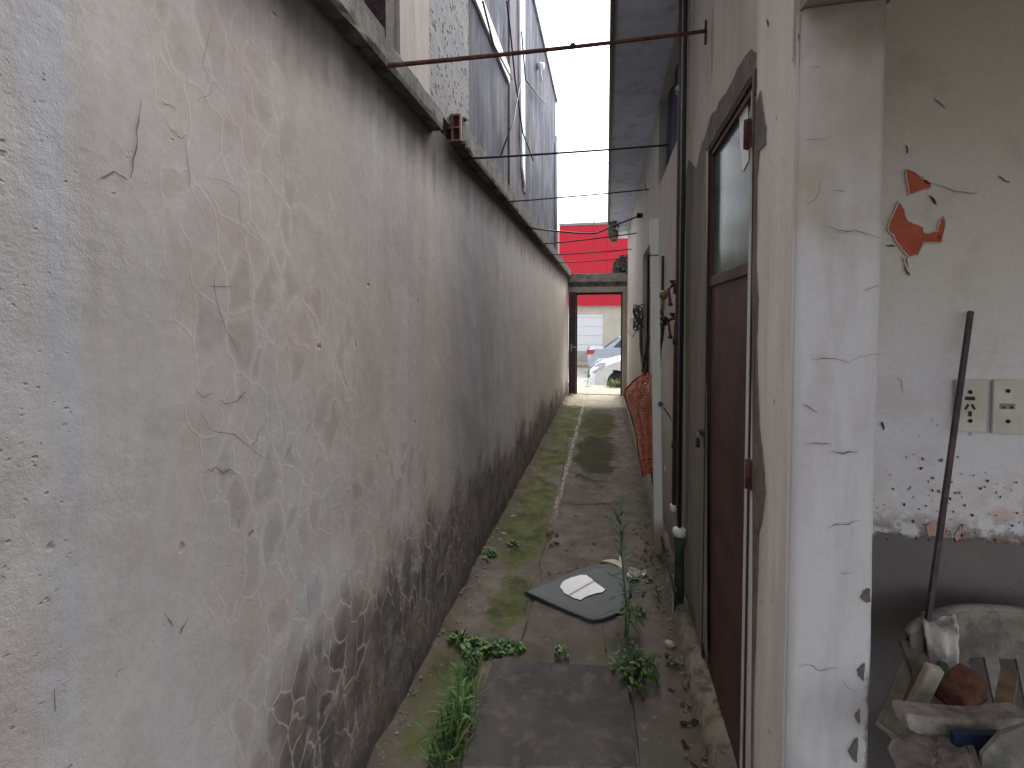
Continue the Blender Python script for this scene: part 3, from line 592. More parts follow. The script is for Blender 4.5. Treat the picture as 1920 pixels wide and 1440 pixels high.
# ---------------------------------------------------------------- brown metal door
d = MB()                                  # frame
X0, X1 = XR - .004, XR + .05
d.box((X0, DY0, DZ0), (X1, DY0 + .012, DZ1)); d.box((X0, DY1 - .018, DZ0), (X1, DY1, DZ1)); d.box((X0 + .001, DY0 + .0225, DZ1 - .02), (X1, DY1 - .0185, DZ1))
d.box((X0, DY0 + .0225, 0.0), (X1, DY1 - .0185, DZ0 + .02))
dr = d.build('door', M_rustd, t)
GZ = 1.72                                  # bottom of the glazed light
m = MB(); m.box((XR + .012, DY0 + .026, DZ0 + .024), (XR + .03, DY1 - .022, GZ - .03)); m.build('panel', M_brown, dr)
m = MB(); m.box((XR + .004, DY0 + .026, GZ - .028), (XR + .034, DY1 - .022, GZ + .012), .003); m.box((XR + .004, DY0 + .026, GZ + .0125), (XR + .034, DY0 + .034, DZ1 - .024)); m.box((XR + .004, DY1 - .036, GZ + .0125), (XR + .034, DY1 - .022, DZ1 - .024)); m.box((XR + .004, DY0 + .0345, DZ1 - .040), (XR + .034, DY1 - .0365, DZ1 - .024)); m.build('glazing_frame', M_brown, dr)
gm = NT('green_grey_glass', .16, .8); n_ = gm.noise(3, 4, .6); gm.col(gm.mix(gm.ss(n_, .35, .65), rgb(58, 78, 80), rgb(92, 108, 104))); gm.b.inputs['Roughness'].default_value = .22; gm.b.inputs['Specular IOR Level'].default_value = .12
m = MB(); m.box((XR + .018, DY0 + .0345, GZ + .0125), (XR + .022, DY1 - .0365, DZ1 - .0405)); m.build('pane', gm.m, dr)
m = MB(); q = [P(a, b_, x=XR + .017) for a, b_ in ((1386, 205), (1402, 175), (1404, 300), (1393, 323), (1390, 300))]; m.poly(q, (-.001, 0, 0)); m.build('sky_reflection', M_whitep, dr)  # flat white shape on the glass, painted as the sky's reflection
for (a, b_) in ((1403, 225), (1406, 862)):
    m = MB(); p = P(a, b_, x=XR - .006); L = .085
    m.tube([p + Vector((-.004, 0, .0)), p + Vector((-.004, 0, -L))], .009, 10); m.box(p + Vector((.0, -.018, -L)), p + Vector((.004, .018, 0))); m.build('hinge', M_rust, dr)
m = MB(); m.ribbon([P(1332, 902, x=XR + .011), P(1360, 950, x=XR + .011), P(1402, 1020, x=XR + .011)], .004, (-1, 0, 0), .0005); m.build('scratch', M_woodp, dr)
p = P(1316, 812, x=XR - .01)
m = MB(); m.box(p + Vector((-.004, -.02, -.012)), p + Vector((.01, .035, .012)), .003); m.tube([p + Vector((-.014, 0, .004)), p + Vector((.0, 0, .004))], .008, 8); m.build('hasp', M_rustd, dr)
t2 = thing('padlock', 'small dark padlock hanging from the hasp of the brown door', 'padlock', p + Vector((-.016, 0, -.06)))
m = MB(); m.box(p + Vector((-.024, -.013, -.062)), p + Vector((-.008, .013, -.022)), .004); m.build('body', M_rustd, t2)
m = MB(); m.tube([p + Vector((-.016, .009 * math.cos(a), -.022 + .024 * math.sin(a))) for a in [math.pi * k / 10 for k in range(11)]], .0028, 8); m.build('shackle', M_galv, t2)
# ---------------------------------------------------------------- gate at the end of the alley
GY = 10.3
t = thing('gateway', 'concrete framed gateway at the street end of the alley', 'gateway', (-.2, GY, 0))
m = MB(); x0, x1 = -.86, .46
zt = P(1100, 513, y=GY).z; zc = P(1100, 529, y=GY).z; zg = P(1100, 538, y=GY).z; zo = P(1100, 548, y=GY).z
m.box((x0, GY - .06, zc), (x1 - .045, GY + .22, zt), .012); m.build('cap_beam', mat_conc('cap_concrete', rgb(168, 164, 156), rgb(140, 136, 128), rgb(96, 92, 86), .6, 6), t)
m = MB(); m.box((x0, GY, zg), (x1 - .05, GY + .2, zc - .001)); 
for k in range(40):
    x = random.uniform(x0, x1 - .15); m.box((x, GY - .02, zc - random.uniform(.02, .06)), (x + .05, GY + .02, zc - .002), jit=.008)
m.build('broken_course', M_cope, t)
m = MB(); m.box((x0, GY - .02, zo), (x1 - .05, GY + .18, zg - .001), .006); m.box((.325, GY - .021, -.05), (x1, GY + .181, zo - .001), .006); m.build('jamb', M_beige, t)
m = MB(); jx = P(1082, 600, y=GY).x
m.box((jx - .03, GY + .02, .0), (jx, GY + .12, zo - .002)); m.box((jx + .001, GY + .03, zo - .05), (.324, GY + .10, zo - .003)); m.box((.295, GY + .031, 0), (.3235, GY + .10, zo - .051))
m.build('steel_frame', M_rustd, t)
m = MB(); m.box((XL + .02, GY - .1, .02), (jx - .045, GY - .05, zo + .0), .004); m.box((jx - .044, GY - .11, .02), (jx - .02, GY - .04, zo)); g_ = m.build('gate_leaf', simple('dark_gate_paint', rgb(74, 60, 64), .6, .15, 6), t)
m = MB(); p = Vector((jx - .06, GY - .13, 1.0)); m.tube([p + Vector((-.05, .02, 0)), p + Vector((-.05, -.04, 0)), p + Vector((.04, -.04, 0))], .01, 8); m.box(p + Vector((-.07, .02, -.09)), p + Vector((-.03, .035, .06)), .004); m.build('handle', M_galv, g_)
m = MB(); zz0 = P(1160, 500, y=GY).z
m.box((P(1150, 490, y=GY + .3).x, GY + .1, zt + .002), (XR + .02, GY + .5, zz0 + .03), jit=.02)
for k in range(150):
    x = random.uniform(.09, .40); z = zt + random.uniform(.02, .34); s_ = random.uniform(.02, .05)
    if z < zt + .36 - (.28 - min(x, .28)): m.box((x, GY + .02, z), (x + s_, GY + .2, z + s_), jit=.012)
m.build('broken_corner', M_cope, t)
# ---------------------------------------------------------------- street side
SY, SZ = 23.0, -.42
t = thing('red_shop', 'shop across the street with red cladding above a cream ground floor', 'building', (4, SY, SZ))
xe = P(1050, 500, y=SY).x; rz0 = P(1120, 573, y=SY).z; rz1 = P(1120, 424, y=SY).z
rm = NT('red_cladding', .5, .4); n_ = rm.noise(1.2, 4, .6); gx = rm.M('FRACT', rm.mul(rm.x, 1 / .62)); gzv = rm.M('FRACT', rm.mul(rm.z, 1 / .93))
ln = rm.mx(rm.ss(gx, .05, .01), rm.ss(gzv, .035, .01)); ln = rm.mx(rm.mul(ln, .8), rm.mul(rm.ss(rm.M('FRACT', rm.mul(rm.x, 1 / .155)), .12, .03), .25))
rm.col(rm.mix(rm.mul(ln, .6), rm.mix(n_, rgb(206, 20, 46), rgb(194, 24, 48)), rgb(120, 16, 32))); rm.bump(ln, -.01, .8)
m = MB(); m.box((xe, SY - .35, rz0), (14, SY, rz1)); m.build('red_cladding', rm.m, t)
m = MB(); m.box((xe - .02, SY - .38, rz1 + .001), (14.02, SY, rz1 + .11)); 
for k in range(50): x = xe + k * .3; m.box((x, SY - .3, rz1 + .1), (x + .2, SY - .1, rz1 + random.uniform(.12, .17)), jit=.03)
m.build('roof_flashing', M_galv, t)
m = MB(); m.box((xe - .3, SY, SZ), (14, SY + 8, rz1 - .2)); m.build('wall', mat_conc('cream_wall', rgb(216, 212, 196), rgb(206, 202, 186), rgb(180, 176, 162), .3, .7), t)
sx1 = P(1130, 620, y=SY).x
sm_ = NT('white_shutter', .45, .4); s_ = sm_.M('FRACT', sm_.mul(sm_.z, 1 / .42)); sm_.col(sm_.mix(sm_.ss(s_, .05, .01, 0, .5), rgb(236, 238, 240), rgb(190, 194, 198))); sm_.bump(sm_.ss(s_, .06, .01), -.01)
m = MB(); m.box((sx1 - 3.0, SY - .03, SZ + .55), (sx1, SY - .002, P(1100, 590, y=SY).z)); m.build('shutter', sm_.m, t)
m = MB(); m.box((xe - .3, SY - .10, SZ), (14, SY - .001, SZ + .50)); m.build('base_course', simple('grey_base', rgb(186, 182, 178), .8, .1, 3), t)
m = MB(); m.box((4, SY - .03, SZ + .5), (9, SY - .002, 2.1)); m.build('shutter', sm_.m, t)
M_carw = simple('white_car_paint', rgb(218, 222, 226), .3, .02, 3, spec=.6)
M_cars = simple('silver_car_paint', rgb(176, 184, 196), .35, .03, 3, metal=.35, spec=.6)
M_cglass = simple('car_glass', rgb(44, 52, 62), .12, .1, 2, spec=.9)
M_tyre = simple('tyre_rubber', rgb(32, 32, 34), .8, .1, 20)
M_hub = simple('wheel_alloy', rgb(150, 152, 156), .35, .1, 9, metal=.7)
M_red = simple('red_lamp', rgb(170, 30, 36), .3, .1, 5, spec=.8)
M_lampc = simple('clear_lamp', rgb(196, 204, 212), .15, .15, 30, spec=.9)
M_dark = simple('dark_plastic', rgb(36, 38, 42), .6, .1, 9)
def car(name, label, loc, rot, paint, L=4.15, fr=.72, rr=.78, belt=.93, hood=.86, deck=.98, roofz=1.42, wb=None, hood_len=1.05, deck_len=.55):
    t = thing(name, label, 'car', loc)
    W = .84; wr = .31; fx, rx = fr, L - rr     # nose at x=0, car runs to +x
    t.rotation_euler = (0, 0, rot)
    def T(p): return Vector(p)
    def arch(cx, n=12): return [(cx + (wr + .06) * math.cos(a), .30 + (wr + .06) * math.sin(a)) for a in [math.pi * k / n for k in range(n + 1)]]
    prof = [(.02, .22), (-.0, .42), (.04, .56), (.16, .70), (.42, hood - .07), (.75, hood), (hood_len, belt), (2.0, belt + .02), (L - deck_len, belt + .03), (L - deck_len + .05, deck - .02), (L - .12, deck - .01), (L - .03, deck - .12), (L, .62), (L - .02, .36), (L - .10, .24)]
    bottom = arch(rx)[0:] ; fb = arch(fx)
    prof = prof + [(rx + wr + .06, .20)] + bottom + [(rx - wr - .06, .20), (fx + wr + .06, .20)] + fb + [(fx - wr - .06, .20)]
    ts = [-1, -.96, -.86, -.6, 0, .6, .86, .96, 1]; n = len(prof); vs = []
    for s in ts:
        k = abs(s) ** 5; kk = abs(s) ** 2
        for i, (x, z) in enumerate(prof):
            xx = L / 2 + (x - L / 2) * (1 - (.05 * k + .035 * kk) * (abs(x - L / 2) > L / 2 - .55)); zz = z - (.03 * k + .01 * kk) * (z > .7)
            vs.append((xx, W * s * (1 - .0 * k), zz))
    m = MB(); J = len(ts)
    m.add(vs, [(j * n + i, j * n + (i + 1) % n, (j + 1) * n + (i + 1) % n, (j + 1) * n + i) for j in range(J - 1) for i in range(n)] + [tuple(range(n))[::-1], tuple(range((J - 1) * n, J * n))])
    m.build('body', paint, t).location = (0, 0, 0)
    # cabin
    rear_x = L - deck_len
    gp = [(hood_len - .05, belt - .02), (hood_len + .62, roofz - .04), (hood_len + .95, roofz), (2.35, roofz), (rear_x - .55, roofz - .05), (rear_x + .06, belt + .0)]
    def cab(scale, ins):
        vs = []
        for s in (-1, 1):
            for i, (x, z) in enumerate(gp):
                top = (z - belt) / (roofz - belt); vs.append((x, s * (W - .03 - .17 * top - ins), z + (0 if ins == 0 else 0)))
        return vs
    k = len(gp); m = MB(); vs = cab(1, 0)
    m.add(vs, [tuple(range(k)), tuple(range(k, 2 * k))[::-1]] + [(i, k + i, k + i + 1, i + 1) for i in range(k - 1)]); c_ = m.build('cabin', paint, t); c_.location = (0, 0, 0)
    for s in (-1, 1):
        def q(x, z, off=.008):
            top = (z - belt) / (roofz - belt); return (x, s * (W - .03 - .17 * top + off), z)
        for pts in ([(hood_len + .22, belt + .05), (hood_len + .64, roofz - .09), (2.02, roofz - .07), (2.02, belt + .05)], [(2.10, belt + .05), (2.10, roofz - .07), (2.55, roofz - .075), (rear_x - .58, roofz - .13), (rear_x - .30, belt + .07)]):
            m = MB(); m.poly([q(*p) for p in pts], (0, -s * .01, 0)); m.build('side_window', M_cglass, t).location = (0, 0, 0)
        m = MB(); m.box((2.55, s * (W - .001), belt - .13), (2.72, s * (W + .02), belt - .10), .004); m.build('door_handle', M_dark, t).location = (0, 0, 0)
        for cx in (fx, rx):
            m = MB(); m.lathe((cx, s * (W - .10), .30), [(.2, -.09), (wr - .02, -.09), (wr, -.07), (wr, .07), (wr - .02, .09), (.2, .09)], 28, 'y'); w_ = m.build('wheel', M_tyre, t); w_.location = (0, 0, 0)
            m = MB(); m.lathe((cx, s * (W - .10), .30), [(.02, .0), (.18, -.075), (.195, -.092), (.198, .092), (.18, .075), (.02, .0)], 28, 'y')
            m.build('rim', M_hub, w_).location = (0, 0, 0)
        m = MB(); m.poly([(.06, s * .50, .60), (.10, s * .80, .59), (.36, s * (W + .004), .66), (.50, s * (W + .004), hood - .09), (.30, s * .74, hood - .10), (.15, s * .56, .71)], (-.015, s * .006, .012)); m.build('headlight', M_lampc, t).location = (0, 0, 0)
        m = MB(); m.poly([(L - .005, s * .55, deck - .10), (L - .02, s * .80, deck - .10), (L - .30, s * (W + .006), deck - .10), (L - .24, s * (W + .006), deck - .25), (L - .02, s * .80, deck - .27), (L + .0, s * .55, deck - .25)], (.02, s * .006, .0)); m.build('tail_light', M_red, t).location = (0, 0, 0)
        m = MB(); m.box((hood_len + .25, s * (W - .02), belt + .02), (hood_len + .36, s * (W + .14), belt + .15), .02); m.build('wing_mirror', paint, t).location = (0, 0, 0)
    def ws(a, b, na):
        top = lambda z: (W - .10 - .17 * (z - belt) / (roofz - belt)); nx = Vector((a[0] - b[0], 0, 0)).normalized(); off = Vector((-.02 if a[0] < b[0] else .02, 0, .012))
        m = MB(); m.poly([Vector((a[0], -top(a[1]), a[1])) + off, Vector((a[0], top(a[1]), a[1])) + off, Vector((b[0], top(b[1]), b[1])) + off, Vector((b[0], -top(b[1]), b[1])) + off], (0, 0, -.008)); m.build(na, M_cglass, t).location = (0, 0, 0)
    ws((hood_len + .03, belt + .06), (hood_len + .60, roofz - .07), 'windscreen'); ws((rear_x - .0, belt + .07), (rear_x - .52, roofz - .08), 'rear_window')
    m = MB(); m.box((fx - .5, -W + .05, .16), (rx + .5, W - .05, .34)); m.box((fx - .40, -W + .26, .3), (fx + .45, W - .26, .60)); m.box((rx - .42, -W + .26, .3), (rx + .42, W - .26, .60)); m.build('underbody', M_dark, t).location = (0, 0, 0)
    m = MB(); m.box((-.012, -.5, .40), (.02, .5, .50), .005); m.build('grille', M_dark, t).location = (0, 0, 0)
    return t
p = P(1101, 700, y=13.0)
car('parked_car', 'white parked car nearest the gateway, its nose and headlight pointing left', (p.x, 13.9, SZ), R(1.0), M_carw, hood=.93, belt=1.0, hood_len=1.0, roofz=1.45)
p = P(1100, 660, y=17.5)
car('parked_car', 'silver saloon car parked behind the white one with its red tail light on the left', (p.x + 4.2, 18.4, SZ), R(180), M_cars, L=4.2, rr=.92, belt=.95, deck=1.03, deck_len=.62, roofz=1.43)
for pts_, z_ in (([-40, 40], 6.9), ([-40, 40], 6.2)):
    m = MB(); m.tube([(x, 15 + .3 * z_, z_ + .0006 * x * x) for x in range(-40, 41, 5)], .012, 5)
    tag(m.build('power_line', M_black), 'thin overhead wire crossing the sky above the street, ' + ('upper' if z_ > 6.5 else 'lower') + ' one', 'wire')
# ---------------------------------------------------------------- rods and wires across the alley
def rod(name, label, cat, pts, r, mat, n=8, grp='rods and wires spanning the alley'):
    m = MB(); m.tube(pts, r, n); return tag(m.build(name, mat), label, cat, grp)
def sag(a, b, s, n=12): return [a.lerp(b, k / n) + Vector((0, 0, -s * 4 * (k / n) * (1 - k / n))) for k in range(n + 1)]
A, B = P(697, 126, x=XL), P(1325, 58, x=XR)
rod('tie_rod', 'thickest rusty rod, topmost and nearest across the alley, ending in a wall plate', 'rod', sag(A, B, .006), .0082, M_rust)
m = MB(); m.box((XR - .008, B.y - .006, B.z - .055), (XR + .002, B.y + .010, B.z + .045), .002); tag(m.build('wall_plate', M_rustd), 'small rusty plate on the right wall holding the topmost rod', 'plate')
rod('tie_rod', 'second rod from the camera, crossing below the broken brick', 'rod', sag(P(868, 298, x=XL), P(1252, 272, x=XR), .004), .0065, M_rustd)
rod('tie_rod', 'third thin rod from the camera crossing white sky just above the red shop', 'rod', sag(P(943, 379, x=XL + .02), P(1217, 355, x=XR), .004), .0062, M_rustd)
A, B = P(988, 427, x=XL + .03), P(1200, 404, x=XR - .03)
pts = [A] + [P(px, py, y=A.y + (B.y - A.y) * f) for px, py, f in ((1030, 432, .35), (1080, 437, .6), (1108, 438, .72), (1118, 437, .75), (1150, 424, .86))] + [B]
rod('sagging_cable', 'sagging black cable crossing in a shallow V to an insulator on the right wall', 'cable', pts, .009, M_black)
m = MB(); m.lathe(B + Vector((-.02, 0, 0)), [(.02, -.02), (.035, -.01), (.03, .02), (.035, .035), (.02, .05)], 12, 'x'); tag(m.build('insulator', M_rustd), 'small insulator knob on the right wall where the sagging cable ends', 'insulator')
rod('tie_rod', 'thin rod crossing the upper part of the red shop, below the sagging cable', 'rod', sag(P(1012, 458, x=XL + .03), P(1194, 437, x=XR), .01), .008, M_rustd)
rod('tie_rod', 'second lowest thin rod crossing in front of the red shop', 'rod', sag(P(1030, 478, x=XL + .03), P(1184, 467, x=XR), .01), .008, M_rustd)
rod('tie_rod', 'lowest thin rod, just above the gateway beam', 'rod', sag(P(1042, 493, x=XL + .03), P(1179, 484, x=XR), .01), .008, M_rustd)
q = P(1074, 86, y=1.92); m = MB()
m.tube([q + Vector((.014, 0, .13)), q + Vector((.006, 0, .05)), q + Vector((0, 0, 0)), q + Vector((-.004, 0, -.07)), q + Vector((-.003, 0, -.15))], .0014, 5)
for k in range(8): m.lathe(q + Vector((-.002, 0, -.02 * k)), [(.001, -.004), (.0035, 0), (.001, .004)], 6)
m.lathe(q, [(.003, -.012), (.011, -.006), (.011, .006), (.003, .012)], 8, 'x')
tag(m.build('hanging_twine', M_rustd), 'knotted bit of twine dangling from the middle of the topmost rod', 'twine')
m = MB(); m.tube([P(1046, 293, y=9), P(1090, 282, y=9), P(1135, 277, y=9)], .008, 5)
# ---------------------------------------------------------------- pipes on the right wall
XP = XR - .038
def vpipe(px, y0, y1, r, x=XP, n=12, sq=False):
    a, b = P(px[0], y0, x=x), P(px[1], y1, x=x); yy = (a.y + b.y) / 2
    return (Vector((a.x, yy, P(px[0], y0, y=yy).z)), Vector((b.x, yy, P(px[1], y1, y=yy).z)))
t = thing('brown_downpipe', 'tall brown painted pipe running up the right wall beside the metal door', 'pipe', (XP, 2.85, 0))
yb = P(1270, 700, x=XP).y
zb = P(1272, 965, x=XP, ).z
m = MB(); m.tube([(XP, yb, zb), (XP, yb, P(1273, 610, y=yb).z), (XP + .006, yb - .01, P(1268, 600, y=yb).z), (XP + .006, yb - .01, 5)], .022, 14)
m.build('pipe', M_brownpipe, t)
for py in (168, 545, 640, 835):
    z = P(1275, py, y=yb).z; m = MB(); m.lathe((XP, yb, z), [(.0225, -.018), (.027, -.016), (.027, .016), (.0225, .018)], 14); m.build('coupling', M_galv if py == 168 else M_rustd, t)
m = MB(); m.lathe((XP + .0, yb, zb), [(.022, -.02), (.030, -.018), (.030, .014), (.023, .018)], 16); m.build('coupling', M_white, t)['label'] = 'white coupling'
t = thing('conduit', 'thin dark conduit with a pale painted highlight running down against the brown pipe', 'conduit', (XP, 2.75, 0))
yc = yb - .17; zc_ = P(1275, 995, x=XP).z
m = MB(); m.tube([(XP - .004, yc, zc_), (XP - .004, yc, 5)], .010, 10); m.build('pipe', M_black, t)
m = MB(); m.tube([(XP - .014, yc + .02, zc_ + .02), (XP - .014, yc + .02, 5)], .005, 6); m.build('wire', M_galv, t)  # pale strip modelled as the highlight along the dark conduit
m = MB(); z0_ = zc_
m.lathe((XP - .004, yc, z0_), [(.020, -.025), (.032, -.022), (.034, .0), (.032, .012), (.016, .02)], 18); tag(m.build('collar', M_white, t))
t = thing('drain_pipe', 'green stained drain pipe rising from the ground under the white collar', 'pipe', (XP, 2.75, 0))
m = MB(); m.tube([(XP - .004, yc, z0_ - .025), (XP - .004, yc, z0_ - .07), (XP - .0, yc + .01, z0_ - .10), (XP + .002, yc + .02, .02)], [.031, .031, .024, .026], 14); m.build('pipe', M_greenpipe, t)
# leaning white post
yp = 3.33
zt_ = P(1225, 412, y=yp).z; xt = P(1226, 412, y=yp).x; xb = P(1235, 1042, y=yp).x
wm = NT('white_post', .55, .35); n_ = wm.noise(9, 5, .6, wm.vec(1, 1, .3)); cc = wm.mix(wm.ss(n_, .4, .7, 0, .5), rgb(228, 230, 224), rgb(204, 206, 198)); st = wm.ss(wm.add(wm.z, wm.mul(wm.sub(n_, .5), .2)), .26, .12)
cc = wm.mix(wm.mul(st, .85), cc, rgb(150, 118, 74)); wm.col(cc); wm.bump(n_, .003)
t = thing('white_post', 'square white post standing upright just off the right wall, yellowed at its foot', 'post', (xb, yp, 0))
m = MB(); m.tube([(xb, yp, .0), (xt, yp, zt_)], .026, 4, square=True); m.build('post', wm.m, t)
m = MB(); zz = P(1230, 480, y=yp).z; m.tube([(xt, yp, zz - .001), (xt, yp, zz + .004)], .0305, 4, square=True); m.build('joint', M_rustd, t)
m = MB(); zz = P(1245, 878, y=yp).z; m.box((xb + .03, yp - .02, zz - .016), (XR - .03, yp + .004, zz + .016), .003); m.build('bracket', M_white, t)
t = thing('thin_pipe', 'narrow brown pipe on the wall right behind the white post', 'pipe', (XR - .02, 3.6, 0))
m = MB(); a = P(1243, 480, x=XR - .018); b = P(1243, 640, x=XR - .018); m.tube([(a.x, a.y, a.z), (a.x, a.y, b.z)], .011, 8); m.build('pipe', M_brownpipe, t)
# taps
for i, (py, lab) in enumerate(((536, 'upper of two old taps with a hanging lever by the brown pipe'), (597, 'lower of two old taps with a hanging lever by the brown pipe'))):
    t = thing('wall_tap', lab, 'tap', P(1262, py, x=XR - .03), 'old taps by the brown pipe')
    e = P(1262, py, x=XR - .04); s0 = Vector((XR, e.y, e.z)); m = MB()
    m.tube([s0, e, e + Vector((-.012, .01, -.004))], .009, 8); m.tube([s0 + Vector((-.03, -.06, .008)), e + Vector((.0, .0, .006)), e + Vector((-.02, .05, -.02)), P(1257, py + 34, x=XR - .06)], .008, 8); m.build('pipe', M_rust, t)
    m = MB(); m.lathe(e + Vector((-.004, 0, .012)), [(.004, 0), (.012, .004), (.014, .014), (.006, .02)], 10); m.tube([e + Vector((-.02, 0, .03)), e + Vector((.02, 0, .03))], .004, 6); m.build('handle', M_rustd, t)
    m = MB(); pe = P(1257, py + 34, x=XR - .06); m.lathe(pe, [(.012, -.012), (.014, 0), (.008, .01)], 10); m.build('spout', M_rustd, t)
t = thing('brass_valve', 'small brass valve on the wall to the right of the white post', 'valve', P(1243, 553, x=XR - .04))
e = P(1243, 553, x=XR - .05); m = MB(); m.lathe(e, [(.012, -.05), (.022, -.045), (.022, -.01), (.03, -.005), (.03, .02), (.012, .03)], 14, 'x'); m.tube([e + Vector((0, 0, -.03)), e + Vector((0, .01, -.09)), e + Vector((-.01, .04, -.12))], .012, 8); m.build('body', simple('aged_brass', rgb(150, 130, 92), .5, .2, 20, metal=.4), t)
m = MB(); m.lathe(e + Vector((-.05, 0, 0)), [(.006, -.02), (.026, -.018), (.028, -.004), (.008, 0)], 12, 'x'); m.build('knob', M_ivory, t)
t = thing('shower_arm', 'round black fitting with a drooping dark hose below the brass valve', 'hose', P(1243, 602, x=XR - .05))
e = P(1243, 602, x=XR - .04); m = MB(); m.lathe(e, [(.02, -.03), (.034, -.02), (.034, .02), (.02, .035)], 14, 'x'); m.build('fitting', M_black, t)
m = MB(); m.tube([e + Vector((-.02, -.03, 0)), P(1244, 610, x=XR - .05), P(1242, 630, x=XR - .05), P(1238, 655, x=XR - .05), P(1236, 700, x=XR - .05)], .009, 8); m.build('hose', M_black, t)
t = thing('blue_cap', 'round blue plastic cap tied to the white post', 'lid', (xb, yp, .9))  # small blue cap, separate from the post it is tied to
e = P(1239, 758, y=yp - .04); m = MB(); m.lathe(e, [(.004, -.02), (.012, -.018), (.016, -.004), (.018, .008), (.012, .012)], 16, 'y'); m.build('cap', simple('blue_plastic', rgb(38, 108, 128), .45, .1, 9), t)
m = MB(); m.tube([P(1244, 764, y=yp - .02), P(1252, 775, y=yp - .02), P(1262, 792, y=yp - .02)], .006, 6); tag(m.build('stick', M_woodp), 'short brown stick poking out from behind the white post under the blue cap', 'stick')
# coil of cable hanging on the wall
c = P(1198, 592, x=XR - .05); m = MB()
for k in range(9):
    r = random.uniform(.09, .16); ax = random.uniform(.5, 1.); th = random.uniform(0, 3.1); o = Vector((random.uniform(-.05, .04), random.uniform(-.08, .08), random.uniform(-.05, .05)))
    pts = []
    for i in range(25):
        a = 2 * math.pi * i / 24; u, v = r * math.cos(a), r * ax * math.sin(a); pts.append(c + o + Vector((.03 * math.sin(a * 2 + k), u * math.cos(th) - v * math.sin(th), u * math.sin(th) + v * math.cos(th))))
    m.tube(pts, .007, 5, caps=False)
m.tube([c, P(1183, 600, x=XR - .04), P(1178, 622, x=XR - .04), P(1186, 632, x=XR - .04), P(1198, 612, x=XR - .05)], .006, 5)
tag(m.build('cable_coil', simple('grey_cable', rgb(104, 100, 96), .7, .2, 10)), 'loose coil of grey cable hanging beside the far window', 'cable coil')
for pts_, lab in (([(1201, 615), (1202, 650), (1205, 680), (1212, 705)], 'dark bent stick hanging below the coil of cable'), ([(1216, 630), (1211, 665), (1205, 695)], 'dark blue stick crossing another above the orange net')):
    m = MB(); m.tube([P(a, b, x=XR - .07) for a, b in pts_], .016, 6); tag(m.build('stick', simple('dark_blue_stick', rgb(60, 66, 84), .6) if 'blue' in lab else M_rustd), lab, 'stick')
# ---------------------------------------------------------------- orange net
nm = NT('orange_net', .75, .2); mx_ = nm.M('FRACT', nm.mul(nm.add(nm.y, nm.x), 42)); mz_ = nm.M('FRACT', nm.mul(nm.z, 42)); th = nm.mx(nm.ss(nm.M('ABSOLUTE', nm.sub(mx_, .5)), .24, .32), nm.ss(nm.M('ABSOLUTE', nm.sub(mz_, .5)), .24, .32))
nn = nm.noise(7, 4, .6); nm.col(nm.mix(nm.ss(nn, .35, .65), rgb(214, 122, 92), rgb(178, 92, 70))); nm.l(nm.mx(th, nm.ss(nn, .42, .66, .05, .6)), nm.b.inputs['Alpha'])
t = thing('orange_net', 'bunched orange plastic safety net hanging on the right wall behind the white post', 'net', P(1200, 800, x=XR - .1))
L_ = [(1209, 700, 4.75), (1188, 714, 4.85), (1172, 732, 4.95), (1171, 742, 4.9), (1182, 775, 4.75), (1193, 815, 4.6), (1197, 850, 4.45), (1206, 893, 4.3)]
R_ = [(1222, 697, 4.1), (1224, 716, 4.05), (1225, 735, 4.0), (1226, 760, 4.0), (1227, 790, 4.0), (1228, 820, 4.0), (1228, 850, 4.0), (1227, 885, 4.0)]
def li(T, v):
    f = v * (len(T) - 1); i = min(int(f), len(T) - 2); k = f - i; return [T[i][j] * (1 - k) + T[i + 1][j] * k for j in range(3)]
for sh, am in ((0, .035),):
    m = MB()
    def nf(u, v):
        a, b = li(L_, v), li(R_, v); px, py, yy = [a[j] * (1 - u) + b[j] * u for j in range(3)]
        p = P(px, py, y=yy); p.x += sh * u + am * math.sin(u * 17 + v * 5 + sh * 60) * u * (1 - u) * 3 + .012 * mnoise.noise((u * 9, v * 12, sh)); p.y += .02 * mnoise.noise((u * 8, v * 9, 4)); return p
    m.grid(nf, 36, 60); m.build('netting', nm.m, t)
m = MB(); m.tube([P(*li(L_, k / 14)[:2], y=li(L_, k / 14)[2]) for k in range(15)], .008, 6); m.build('hem', simple('dark_orange_hem', rgb(120, 52, 44), .8), t)
m = MB(); m.tube([P(1222, 890, y=4.1), P(1232, 960, x=XR - .05), P(1246, 1040, x=XR - .055), P(1268, 1108, x=XR - .06)], .006, 6); tag(m.build('green_hose', M_greenpipe), 'thin green hose lying along the foot of the right wall', 'hose')
# ---------------------------------------------------------------- things lying on the path
def gp(px, py, z=.012): return P(px, py, z=z)
def mono(name, label, cat, mb, mat, grp=None): return tag(mb.build(name, mat), label, cat, grp)
out = [(984, 1106), (1012, 1094), (1050, 1078), (1085, 1064), (1118, 1055), (1142, 1054), (1160, 1060), (1172, 1070), (1182, 1086), (1184, 1104), (1178, 1122), (1168, 1138), (1150, 1150), (1130, 1157), (1112, 1159), (1095, 1154), (1060, 1140), (1020, 1122)]
t = thing('dark_tray', 'dark teardrop shaped sheet on the path holding a small bright puddle', 'tray', gp(1095, 1105))
top = [gp(a, b, .030) for a, b in out]; c0 = sum(top, Vector()) / len(top); n = len(top)
m = MB(); vs = [Vector((p.x, p.y, .012)) for p in top] + top
rings = [(1.0, .018), (.97, .021), (.94, .018), (.8, .015), (.55, .012), (.3, .0115), (.05, .011)]
vs = [Vector((p.x, p.y, .008)) for p in top]
for s, z in rings: vs += [Vector((c0.x + (p.x - c0.x) * s, c0.y + (p.y - c0.y) * s, z)) for p in top]
